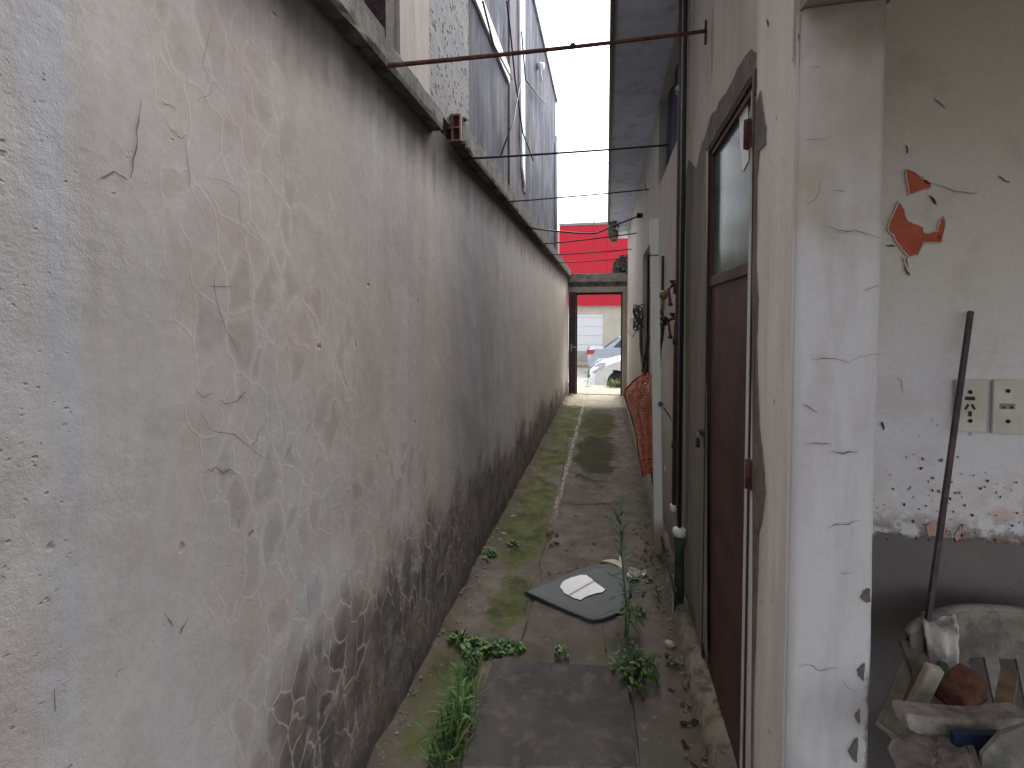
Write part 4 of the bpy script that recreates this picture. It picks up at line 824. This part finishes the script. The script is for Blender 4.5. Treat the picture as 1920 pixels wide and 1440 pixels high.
fs = [(r * n + i, r * n + (i + 1) % n, (r + 1) * n + (i + 1) % n, (r + 1) * n + i) for r in range(len(rings)) for i in range(n)] + [tuple(range(len(rings) * n, (len(rings) + 1) * n))]
m.add(vs, fs, True)
dm = NT('dark_dusty_plastic', .5, .35); a = dm.noise(9, 5, .6); b = dm.noise(40, 5, .7)
dm.col(dm.mix(dm.ss(b, .5, .75, 0, .5), dm.mix(a, rgb(44, 52, 58), rgb(60, 65, 67)), rgb(88, 86, 82))); dm.l(dm.add(.42, dm.mul(b, .3)), dm.b.inputs['Roughness']); dm.bump(b, .001)
m.build('sheet', dm.m, t)
wt = NT('puddle_water', .03, .5); wt.col((.03, .034, .04, 1)); wt.b.inputs['IOR'].default_value = 1.22
pd = [(1050, 1100), (1056, 1090), (1070, 1083), (1088, 1078), (1100, 1078), (1112, 1088), (1125, 1098), (1136, 1105), (1130, 1110), (1115, 1113), (1100, 1118), (1088, 1125), (1074, 1120), (1058, 1112)]
pw = [gp(a_, b_, .0165) for a_, b_ in pd]; m = MB(); m.poly(jag(pw + [pw[0]], 3, .002, 2)[:-1], (0, 0, -.004)); m.build('puddle', wt.m, t)
M_shard = simple('broken_white_plastic', rgb(196, 190, 170), .6, .12, 20)
def shard(pts, lab, h=.012, z=.016):
    q = [gp(a, b, z) for a, b in pts]; m = MB(); m.poly(jag(q + [q[0]], 3, .002, 2)[:-1], (0, 0, -h)); mono('plastic_shard', lab, 'shard', m, M_shard, 'broken white plastic on the path')
shard([(1128, 1051), (1150, 1048), (1160, 1052), (1162, 1040), (1168, 1056), (1166, 1068), (1152, 1058), (1140, 1054)], 'pointed white shard behind the dark sheet, left of the tall weed')
cc = gp(1185, 1077, .012); m = MB()
for k in range(3):
    r0 = [.040, .026, .012][k]; pts = [cc + Vector((r0 * math.cos(a_) * 1.05, r0 * math.sin(a_) * 1.35, .008)) for a_ in [(-2.3 + 4.2 * i / 14) for i in range(15)]]; m.tube(pts, [.007, .005, .005][k], 6)
pl = [cc + Vector((.042 * math.cos(a_), .058 * math.sin(a_), 0)) for a_ in [-2.5 + 4.5 * i / 12 for i in range(13)]]; m.poly(jag(pl + [pl[0]], 2, .002, 2)[:-1], (0, 0, .005))
mono('plastic_shard', 'curved ribbed piece of white plastic right of the tall weed', 'shard', m, M_shard, 'broken white plastic on the path')
shard([(1203, 1072), (1210, 1068), (1213, 1072), (1208, 1079), (1204, 1078)], 'smallest white shard just right of the ribbed one')
def stone(px, py, r, lab, mat=None, grp='stones along the path'):
    c = gp(px, py, r * .35); m = MB(); sd_ = random.random() * 99
    def f(u, v):
        a, b = u * 2 * math.pi, v * math.pi; d = Vector((math.sin(b) * math.cos(a), math.sin(b) * math.sin(a), math.cos(b)))
        return c + Vector((d.x * 1.2, d.y, d.z * .7)) * r * (1 + .35 * mnoise.noise(d * 1.6 + Vector((sd_, 0, 0))))
    m.grid(f, 14, 9); mono('stone', lab, 'stone', m, mat or simple('pale_stone', rgb(176, 168, 152), .9, .2, 20), grp)
stone(1256, 1208, .022, 'largest pale stone near the foot of the brown door'); stone(1268, 1142, .012, 'small white pebble below the green drain pipe')
stone(962, 968, .018, 'pale stone lying on the moss by the left wall, farthest of the pale stones there'); stone(944, 1002, .02, 'pale stone among weeds at the foot of the left wall')
stone(936, 1012, .015, 'smaller grey stone touching the pale one at the left wall'); stone(1208, 1298 - 190, .008, 'tiny white pebble right of the ribbed plastic')
# rubble along the foot of the left wall
m = MB()
for k in range(520):
    y = 1.3 + 7.5 * random.random() ** 1.2; x = XL + abs(random.gauss(0, .04)) + .005; s_ = random.uniform(.0015, .004) + .006 * random.random() ** 4; z = gz(x, y)
    m.box((x - s_, y - s_, z - s_ * .4), (x + s_ * random.uniform(.5, 1), y + s_, z + s_ * random.uniform(.4, 1)), jit=s_ * .5)
for k in range(260):
    y = 1.3 + 7.5 * random.random(); x = XR - .06 - abs(random.gauss(0, .09)); s_ = random.uniform(.002, .008); z = gz(x, y)
    m.box((x - s_, y - s_, z - s_ * .4), (x + s_, y + s_, z + s_ * random.uniform(.4, 1)), jit=s_ * .5)
tag(m.build('gravel', simple('rubble_grit', rgb(124, 117, 106), .95, .25, 30, c2=rgb(88, 78, 70))), 'crumbled mortar grit along both walls of the path', 'grit', kind='stuff')
# fallen leaves
m = MB()
def deadleaf(x, y, s_):
    a = random.uniform(0, 6.3); z = gz(x, y) + .003; ca, sa = math.cos(a), math.sin(a)
    pr = [(-1, 0), (-.5, .35), (.2, .4), (1, 0), (.2, -.4), (-.5, -.35)]; up = random.uniform(.1, .7)
    vs = [(x + s_ * (u * ca - v * sa), y + s_ * (u * sa + v * ca), z + s_ * up * abs(v) + s_ * .3 * abs(u) * random.random()) for u, v in pr] + [(x, y, z + .001)]
    m.mi_now = random.choice([0, 0, 1, 2]); m.add(vs, [(6, i, (i + 1) % 6) for i in range(6)])
for k in range(80):
    y = random.uniform(2.0, 8.5); deadleaf(random.gauss(.22, .10) if random.random() < .65 else random.uniform(-.7, .3), y, random.uniform(.008, .022))
for k in range(36): deadleaf(.27 + random.gauss(0, .04), 3.15 + random.gauss(0, .3), random.uniform(.008, .02))
for k in range(16): deadleaf(.33 + random.gauss(0, .03), 2.0 + random.gauss(0, .12), random.uniform(.01, .024))
for k in range(12): deadleaf(-.22 + random.gauss(0, .06), 3.1 + random.gauss(0, .25), random.uniform(.01, .02))
tag(m.build('leaf_litter', [simple('dead_leaf', rgb(72, 54, 44), .9, .2, 30), simple('dark_dead_leaf', rgb(46, 38, 34), .9, .2, 30), simple('tan_dead_leaf', rgb(120, 92, 66), .9, .2, 30)]), 'brown fallen leaves scattered on the path', 'leaves', kind='stuff')
# ---------------------------------------------------------------- weeds
def leafmat(name, a, b):
    m = NT(name, .55, .3); n_ = m.noise(25, 3); m.col(m.mix(m.ss(n_, .3, .7), a, b)); m.b.inputs['Subsurface Weight'].default_value = 0
    try: m.b.inputs['Transmission Weight'].default_value = 0
    except KeyError: pass
    return m.m
G1 = leafmat('weed_green', rgb(84, 124, 62), rgb(58, 96, 46)); G2 = leafmat('weed_dark_green', rgb(58, 92, 48), rgb(42, 70, 38)); G3 = leafmat('weed_yellow_green', rgb(124, 138, 70), rgb(96, 116, 56)); G4 = leafmat('dry_weed', rgb(120, 92, 62), rgb(92, 70, 50))
def leaf(m, base, d, L, W, droop, mat, seg=5, fold=.25):
    d = d.normalized(); side = d.cross(Vector((0, 0, 1)));  side = side.normalized() if side.length > 1e-3 else Vector((1, 0, 0)); p = Vector(base); dd = d.copy(); vs = []
    for i in range(seg + 1):
        f = i / seg; wd = W * math.sin(math.pi * min(.98, f * .88 + .1)) * .5 * (1.0 if f < .99 else .05); up = side.cross(dd).normalized()
        vs += [p - side * wd + up * wd * fold, p.copy(), p + side * wd + up * wd * fold]
        dd = (dd + Vector((0, 0, -droop / seg))).normalized(); p = p + dd * L / seg
    m.mi_now = mat; m.add(vs, [(3 * i + k, 3 * i + k + 1, 3 * i + k + 4, 3 * i + k + 3) for i in range(seg) for k in (0, 1)], True)
GM = [G1, G2, G3, G4]
def tall_weed(base, h, lean, nleaf, L, W, name, lab, top=None):
    t = thing(name, lab, 'weed', base); pts = []; b = Vector(base)
    for i in range(9): f = i / 8; pts.append(b + Vector((lean.x * f * f, lean.y * f * f, h * f)) + Vector((.006 * math.sin(f * 7), 0, 0)))
    m = MB(); m.tube(pts, [.0045 - .003 * i / 8 for i in range(9)], 6); m.build('stem', G1, t); m = MB()
    for k in range(nleaf):
        f = .12 + .88 * k / nleaf; i = min(int(f * 8), 7); p = pts[i].lerp(pts[i + 1], f * 8 - i); a = k * 2.4 + random.uniform(-.4, .4)
        ll = L * (1.15 - .75 * abs(f - .45)) * random.uniform(.75, 1.15); el = .3 + .9 * f
        leaf(m, p, Vector((math.cos(a), math.sin(a), el)), ll, W * random.uniform(.8, 1.2), random.uniform(.7, 1.6) * (1.3 - f), 3 if f < .2 and random.random() < .3 else random.choice([0, 0, 1]))
    m.build('leaves', GM, t)
def clump(base, r, n, L, W, h, name, lab, mats=(0, 0, 1, 2), cat='weed', flat=1.):
    t = thing(name, lab, cat, base); m = MB(); s = MB(); b = Vector(base)
    for k in range(n):
        a = random.uniform(0, 6.28); rr = r * random.random() ** .6; hh = h * random.uniform(.25, 1) * (1 - .5 * rr / r); p0 = b + Vector((rr * .35 * math.cos(a), rr * .35 * math.sin(a) * flat, 0)); p1 = b + Vector((rr * math.cos(a), rr * math.sin(a) * flat, hh))
        s.tube([p0, p0.lerp(p1, .5) + Vector((0, 0, hh * .2)), p1], .0013, 4, caps=False)
        for q in range(random.choice([2, 3, 4])):
            aa = a + random.uniform(-1.6, 1.6); leaf(m, p1 - Vector((0, 0, hh * .2 * q)), Vector((math.cos(aa), math.sin(aa), random.uniform(-.1, .9))), L * random.uniform(.6, 1.2), W * random.uniform(.7, 1.2), random.uniform(.2, 1.2), random.choice(mats), 4)
    s.build('stems', G2, t); m.build('leaves', GM, t)
def grass(base, r, n, h, name, lab, ry=1., cat='grass tuft', leanx=0.):
    b = Vector(base); m = MB()
    for k in range(n):
        a = random.uniform(0, 6.28); rr = r * math.sqrt(random.random()); p = b + Vector((rr * math.cos(a), rr * ry * math.sin(a), 0)); a2 = random.uniform(0, 6.28)
        leaf(m, p, Vector((math.cos(a2) * .5 + leanx, math.sin(a2) * .5, 1.3)), h * random.uniform(.4, 1.1), random.uniform(.004, .008), random.uniform(.5, 1.8), random.choice([0, 0, 1, 2, 0]), 6, .1)
    tag(m.build(name, GM), lab, cat)
tall_weed(gp(1172, 1195, 0), .60, Vector((-.03, .06, 0)), 46, .13, .012, 'tall_weed', 'tallest leafy weed on the path, rising in front of the white plastic shards')
tall_weed(gp(1176, 1190, 0), .30, Vector((.035, .0, 0)), 18, .085, .012, 'tall_weed', 'shorter leaning weed against the right of the tallest one')
clump(gp(1190, 1272, .0), .095, 64, .028, .015, .16, 'low_weed', 'dense broad leaved weed at the right rear corner of the dark slab')
clump(gp(1188, 1150, .01), .05, 10, .03, .01, .07, 'low_weed', 'sparse dry green weed beside the right tip of the dark sheet', (1, 2, 3))
clump(gp(1052, 1228, .02), .03, 16, .022, .014, .055, 'low_weed', 'small lone weed on the rear edge of the dark slab', (2, 1, 2))
clump(gp(905, 1222, .0), .10, 60, .03, .02, .06, 'low_weed', 'bright spreading weed left of the dark slab corner', (0, 0, 1, 2), flat=.6)
clump(gp(955, 1216, .0), .07, 40, .026, .018, .04, 'low_weed', 'weed filling the joint at the rear left of the dark slab', (0, 0, 1), flat=.5)
clump(gp(862, 1204, .0), .05, 22, .026, .018, .07, 'low_weed', 'weed patch closest to the left wall beside the slab', (0, 2, 1))
clump(gp(915, 1042, .0), .05, 26, .03, .016, .07, 'low_weed', 'small weed at the foot of the left wall near the pale stones', (1, 0))
clump(gp(905, 1058, .0), .04, 18, .028, .014, .05, 'low_weed', 'weed against the left wall, nearer than the pale stones', (1, 0, 2))
clump(gp(958, 1022, .0), .05, 16, .022, .012, .04, 'low_weed', 'flat weed on the moss right of the pale stones', (1, 3, 2))
clump(gp(985, 885, .0), .08, 14, .022, .012, .04, 'low_weed', 'weed at the foot of the left wall halfway along the path', (1, 2))
clump(gp(1036, 1000, .0), .05, 12, .03, .012, .05, 'low_weed', 'dark reddish weed growing in the path joint', (3, 1, 3))
clump(gp(1040, 1082 - 60, .0), .03, 8, .03, .01, .04, 'low_weed', 'dry sprig in the joint just before the dark reddish weed', (3, 3, 1))
clump(gp(1262, 1290 - 50, .0), .04, 10, .02, .014, .03, 'low_weed', 'withered weed at the foot of the metal door', (3, 3, 1))
grass(gp(868, 1345, -.0), .045, 110, .15, 'grass_tuft', 'bright grass tuft along the left edge of the dark slab', 2.4)
grass(gp(835, 1420, -.0), .06, 130, .13, 'grass_tuft', 'thick grass at the very bottom left of the dark slab', 1.6)
grass(gp(884, 1262, -.0), .03, 60, .07, 'grass_tuft', 'short grass where the slab edge meets the bright weed', 2.)
tall_weed(gp(860, 1385, 0), .27, Vector((-.01, .05, 0)), 20, .06, .010, 'tall_weed', 'slender weed stem rising from the grass at the lower left')
tall_weed(gp(1232, 1120, 0), .06, Vector((.0, .0, 0)), 8, .04, .010, 'seedling', 'tiny green seedling by the foot of the white post')
# street weeds beyond the gate
q = P(1102, 722, y=11.55); tall_weed((q.x, 11.55, 0), .40, Vector((.02, 0, 0)), 26, .13, .03, 'street_weed', 'leafy weed at the pavement edge on the left of the gateway')
for k, (px, lab) in enumerate(((1148, 'wispy grass at the pavement edge in front of the car wheel'), (1162, 'taller grass at the pavement edge beside the right gate jamb'))):
    q = P(px, 722, y=11.5); b = Vector((q.x, 11.5, 0)); m = MB()
    for i in range(90):
        a2 = random.uniform(0, 6.28); leaf(m, b + Vector((random.gauss(0, .06), random.gauss(0, .05), 0)), Vector((math.cos(a2) * .7, math.sin(a2) * .5, 1.2)), random.uniform(.12, .34), .014, random.uniform(.4, 1.8), random.choice([2, 2, 0, 3]), 5)
    tag(m.build('street_grass', GM), lab, 'grass tuft')
# ---------------------------------------------------------------- right-hand corner: sockets, bar, chair and junk
YW = BY - .006
M_plate = simple('aged_switch_plate', rgb(204, 200, 186), .5, .08, 12, c2=rgb(184, 179, 165))
def plate(x0, x1, y0, y1, label, kind):
    a, b = P(x0, y1, y=YW), P(x1, y0, y=YW); c = (a + b) / 2; t = thing('socket_plate', label, 'socket', c, 'switch plates on the back wall')
    m = MB(); m.box((a.x, YW - .008, a.z), (b.x, YW, b.z), .003); m.build('plate', M_plate, t)
    f = lambda px, py: P(px, py, y=YW - .0088)
    def slot(cx, cy, w_, h_, rot=0, name='slot', mat=M_black):
        c = f(cx, cy); cs, sn = math.cos(rot), math.sin(rot); m = MB(); m.poly([c + Vector((u * cs - v * sn, 0, u * sn + v * cs)) for u, v in ((-w_, -h_), (w_, -h_), (w_, h_), (-w_, h_))], (0, .0012, 0)); m.build(name, mat, t)
    if kind == 0:
        slot(1819, 747, .0115, .005); slot(1813, 763, .003, .008, R(-28)); slot(1825, 763, .003, .008, R(28)); slot(1819, 776, .0042, .0075)
        for cy in (735, 789): m = MB(); m.lathe(f(1819, cy), [(.0055, -.0015), (.004, .001)], 12, 'y'); m.build('screw', M_rustd, t)
    else:
        slot(1889, 762, .0175, .0075, name='rocker', mat=simple('grey_switch', rgb(136, 130, 114), .5)); slot(1882, 764, .003, .003); slot(1897, 764, .003, .003)
        for cy in (733, 790): m = MB(); m.lathe(f(1890, cy), [(.0055, -.0015), (.004, .001)], 12, 'y'); m.build('screw', M_black, t)
plate(1787, 1849, 712, 808, 'ivory socket plate with dark slots, left one behind the rusty bar', 0)
plate(1856, 1919, 712, 812, 'ivory plate with a small grey rocker switch, at the right edge', 1)
bm_ = NT('blued_rusty_bar', .6, .4); n_ = bm_.noise(30, 5, .6); k_ = bm_.noise(6, 2)
bm_.col(bm_.mix(bm_.ss(n_, .45, .65, 0, .6), bm_.mix(bm_.ss(k_, .4, .6), rgb(54, 46, 56), rgb(76, 58, 56)), rgb(98, 76, 68))); bm_.bump(n_, .001)
A, B = P(1820, 584, y=YW - .012), P(1742, 1145, y=YW - .16); D = (B - A).normalized(); t_ = (B.z - .005) / -D.z; m = MB(); m.tube([A, B + D * t_], .0052, 4, square=True)
mono('steel_bar', 'thin rusty square bar leaning against the back wall behind the chair', 'bar', m, bm_.m)
# plastic chair
cm = NT('dirty_white_plastic', .5, .35); n_ = cm.noise(9, 5, .65); n2_ = cm.noise(34, 5, .7)
cm.col(cm.mix(cm.ss(n2_, .5, .7, 0, .6), cm.mix(cm.ss(n_, .4, .65), rgb(132, 128, 116), rgb(94, 90, 80)), rgb(60, 54, 50))); cm.bump(n2_, .002)
CX0, CY0, SZ0 = 1.02, 1.12, .47
t = thing('plastic_chair', 'dirty white slatted plastic chair against the back wall, heaped with scrap', 'chair', (CX0, CY0, 0))
HW = .26
m = MB()
def seatf(u, v): return (CX0 + (u - .5) * 2 * HW * .92, CY0 - .19 + .40 * v, SZ0 + .012 * math.cos(u * 6.28) + .01 * v)
m.grid(seatf, 16, 14); m.grid(lambda u, v: Vector(seatf(u, v)) - Vector((0, 0, .012)), 16, 14); m.tube([Vector(seatf(u / 12, 0)) + Vector((0, -.004, -.012)) for u in range(13)], .016, 8); m.build('seat', cm.m, t)
m = MB()
def railf(u, v):                          # curved top rail
    a = (u - .5) * 2; x = CX0 + a * HW * 1.06; y = CY0 + .30 - .07 * a * a; z = .815 - .05 * a ** 4 - .105 * v
    return (x, y - .02 * v, z)
m.grid(railf, 24, 6); m.grid(lambda u, v: Vector(railf(u, v)) + Vector((0, .022, 0)), 24, 6); m.tube([Vector(railf(u / 24, 0)) + Vector((0, .011, 0)) for u in range(25)], .012, 8); m.tube([Vector(railf(u / 24, 1)) + Vector((0, .011, 0)) for u in range(25)], .010, 8); m.build('backrest', cm.m, t)
for k in range(7):
    a = -1 + k / 3; x = CX0 + a * HW * .82; top = Vector(railf(.5 + a * .39, .9)); bt = Vector((CX0 + a * HW * .72, CY0 + .20, SZ0 + .0))
    m = MB(); dx = Vector((.015, 0, 0)); m.poly([top - dx, top + dx, bt + dx * .8, bt - dx * .8], (0, .008, 0)); m.build('slat', cm.m, t)
for s in (-1, 1):
    m = MB(); x = CX0 + s * HW * 1.02; pts = [Vector((x, CY0 + .25, .74)), Vector((x + s * .02, CY0 + .14, .70)), Vector((x + s * .03, CY0 + .0, .68)), Vector((x + s * .025, CY0 - .16, .67)), Vector((x, CY0 - .22, .63)), Vector((x, CY0 - .22, SZ0))]
    w2 = .022; vs = []
    for i, p in enumerate(pts):
        tt = (pts[min(i + 1, 5)] - pts[max(i - 1, 0)]).normalized(); sd_ = Vector((1, 0, 0)); up = tt.cross(sd_).normalized(); vs += [p - sd_ * w2 + up * .006, p + sd_ * w2 + up * .006, p + sd_ * w2 - up * .006, p - sd_ * w2 - up * .006]
    m.add(vs, [(4 * i + k, 4 * i + (k + 1) % 4, 4 * i + 4 + (k + 1) % 4, 4 * i + 4 + k) for i in range(5) for k in range(4)] + [(0, 1, 2, 3), (20, 23, 22, 21)]); m.build('armrest', cm.m, t)
    for (dy, ly) in ((-.20, -.24), (.22, .27)):
        m = MB(); m.tube([(CX0 + s * HW * .94, CY0 + dy, SZ0 - .005), (CX0 + s * HW * 1.04, CY0 + ly, .0)], [.022, .017], 4, square=True); m.build('leg', cm.m, t)
# rag over the left of the backrest
rg = NT('grey_rag', .95, .1); n_ = rg.noise(22, 5, .65); rg.col(rg.mix(rg.ss(n_, .4, .65), rgb(200, 196, 190), rgb(150, 146, 142))); rg.bump(rg.noise(60, 5, .7), .004)
def rag(px_pts, ydep, name, label, cat, mat, thick=.012, fold=.012):
    # px_pts: list of (left px, right px, py, y) rows, a draped strip with folds
    m = MB(); rows = px_pts
    def f(u, v):
        g = v * (len(rows) - 1); i = min(int(g), len(rows) - 2); k = g - i; r = [rows[i][j] * (1 - k) + rows[i + 1][j] * k for j in range(4)]
        p = P(r[0] + (r[1] - r[0]) * u, r[2] + 6 * mnoise.noise((u * 3, v * 3, ydep)), y=r[3]); p.y += fold * math.sin(u * 13 + v * 3) * .5 - .02 * math.sin(math.pi * u) + .006 * mnoise.noise((u * 8, v * 10, 2)); return p
    m.grid(f, 22, 26); m.grid(lambda u, v: f(u, v) + Vector((0, thick, 0)), 22, 26); e = []
    m.tube([f(k / 20, 0) + Vector((0, thick / 2, 0)) for k in range(21)], thick * .5, 6); m.tube([f(0, k / 20) + Vector((0, thick / 2, 0)) for k in range(21)], thick * .5, 6); m.tube([f(1, k / 20) + Vector((0, thick / 2, 0)) for k in range(21)], thick * .5, 6); m.tube([f(k / 20, 1) + Vector((0, thick / 2, 0)) for k in range(21)], thick * .5, 6)
    return mono(name, label, cat, m, mat)
rag([(1735, 1790, 1155, 1.40), (1742, 1798, 1180, 1.34), (1750, 1798, 1220, 1.32), (1756, 1797, 1260, 1.31), (1762, 1786, 1292, 1.30)], 1, 'rag', 'light grey rag draped over the left corner of the chair back', 'rag', rg.m)
rag([(1718, 1752, 1170, 1.44), (1712, 1745, 1200, 1.42), (1716, 1744, 1232, 1.40), (1722, 1742, 1250, 1.38)], 5, 'rag', 'smaller brownish rag hanging behind the light grey one', 'rag', simple('brown_rag', rgb(128, 118, 106), .95, .2, 20))
rag([(1700, 1738, 1240, 1.36), (1688, 1730, 1290, 1.30), (1672, 1722, 1335, 1.24), (1655, 1712, 1372, 1.18), (1690, 1722, 1392, 1.16)], 9, 'cloth', 'dirty cream cloth hanging off the left side of the chair', 'cloth', simple('cream_cloth', rgb(172, 166, 150), .95, .2, 16), fold=.03)
# brick block, boards, offcuts on the seat
def block(c, dims, rz, rx, ry, name, lab, cat, mat, bev=.004):
    mm = Matrix.Rotation(rz, 3, 'Z') @ Matrix.Rotation(ry, 3, 'Y') @ Matrix.Rotation(rx, 3, 'X'); m = MB(); d = Vector(dims) / 2; m.box(-d, d, bev); m.v = [tuple(mm @ Vector(v) + Vector(c)) for v in m.v]; return mono(name, lab, cat, m, mat)
c = P(1803, 1292, y=1.22); block(c, (.085, .055, .055), R(28), R(6), R(-14), 'brick_piece', 'broken reddish brown brick lying on the chair heap', 'brick', simple('dull_brick', rgb(118, 76, 60), .9, .3, 45, c2=rgb(78, 52, 44)), .006)
c = P(1726, 1305, y=1.2); block(c, (.03, .02, .16), R(0), R(8), R(14), 'offcut', 'short pale wooden offcut standing at the left of the brick', 'wood', simple('pale_offcut', rgb(176, 170, 150), .8, .2, 12))
a, b = P(1893, 1262, y=1.30), P(1868, 1400, y=1.12); m = MB(); m.tube([a, b], .014, 4, square=True); mono('wood_batten', 'yellowish batten leaning in the right half of the chair', 'wood', m, M_woodp)
a, b = P(1700, 1345, y=1.08), P(1925, 1362, y=1.08); m = MB(); vs = [P(x_, y_, y=1.08) for x_, y_ in ((1700, 1338), (1760, 1345), (1840, 1352), (1935, 1345), (1935, 1372), (1850, 1384), (1800, 1386), (1740, 1384), (1705, 1368))]; m.poly(jag(vs + [vs[0]], 3, .002, 1)[:-1], (0, .05, -.01)); mono('white_board', 'flat dirty white board lying across the chair seat', 'board', m, simple('dirty_board', rgb(164, 156, 148), .8, .2, 22, c2=rgb(104, 96, 90)))
rag([(1705, 1800, 1372, 1.09), (1690, 1822, 1395, 1.05), (1678, 1838, 1420, 1.03), (1692, 1846, 1450, 1.0), (1700, 1850, 1500, .98)], 12, 'sack', 'crumpled grey brown sacking over the front left edge of the chair', 'sack', simple('grey_sacking', rgb(134, 126, 118), .95, .25, 26, bumpd=.006, c2=rgb(84, 76, 70)), .006, .035)
vs = [P(x_, y_, y=1.01) for x_, y_ in ((1842, 1416), (1890, 1390), (1940, 1366), (1940, 1500), (1838, 1500))]; m = MB(); m.poly([v + Vector((0, .10 * k, 0)) for k, v in enumerate([vs[0]])] + [v + Vector((0, random.uniform(-.01, .02), 0)) for v in vs[1:]], (0, .008, .0)); mono('cardboard', 'greenish grey board at the bottom right edge in front of the chair', 'cardboard', m, simple('greenish_board', rgb(136, 134, 124), .9, .3, 18))
vs = [P(x_, y_, y=1.05) for x_, y_ in ((1790, 1378), (1900, 1378), (1900, 1440), (1790, 1440))]; m = MB(); m.poly(vs, (0, .012, .0)); mono('blue_sheet', 'dark blue sheet glimpsed between the boards on the chair', 'sheet', m, simple('navy_sheet', rgb(28, 42, 70), .6, .1, 9))
for (px, py, lab, mt) in ((1710, 1300, 'grey wooden strip leaning at the far left of the chair heap', M_woodp), (1745, 1300, 'greenish strip beside the pale offcut on the chair', M_greenpipe)):
    c = P(px, py, y=1.24); block(c, (.018, .012, .17), 0, R(10), R(10), 'wood_strip', lab, 'wood', mt, .002)
for o in bpy.data.objects:
    if '_w' in o.keys(): del o['_w']
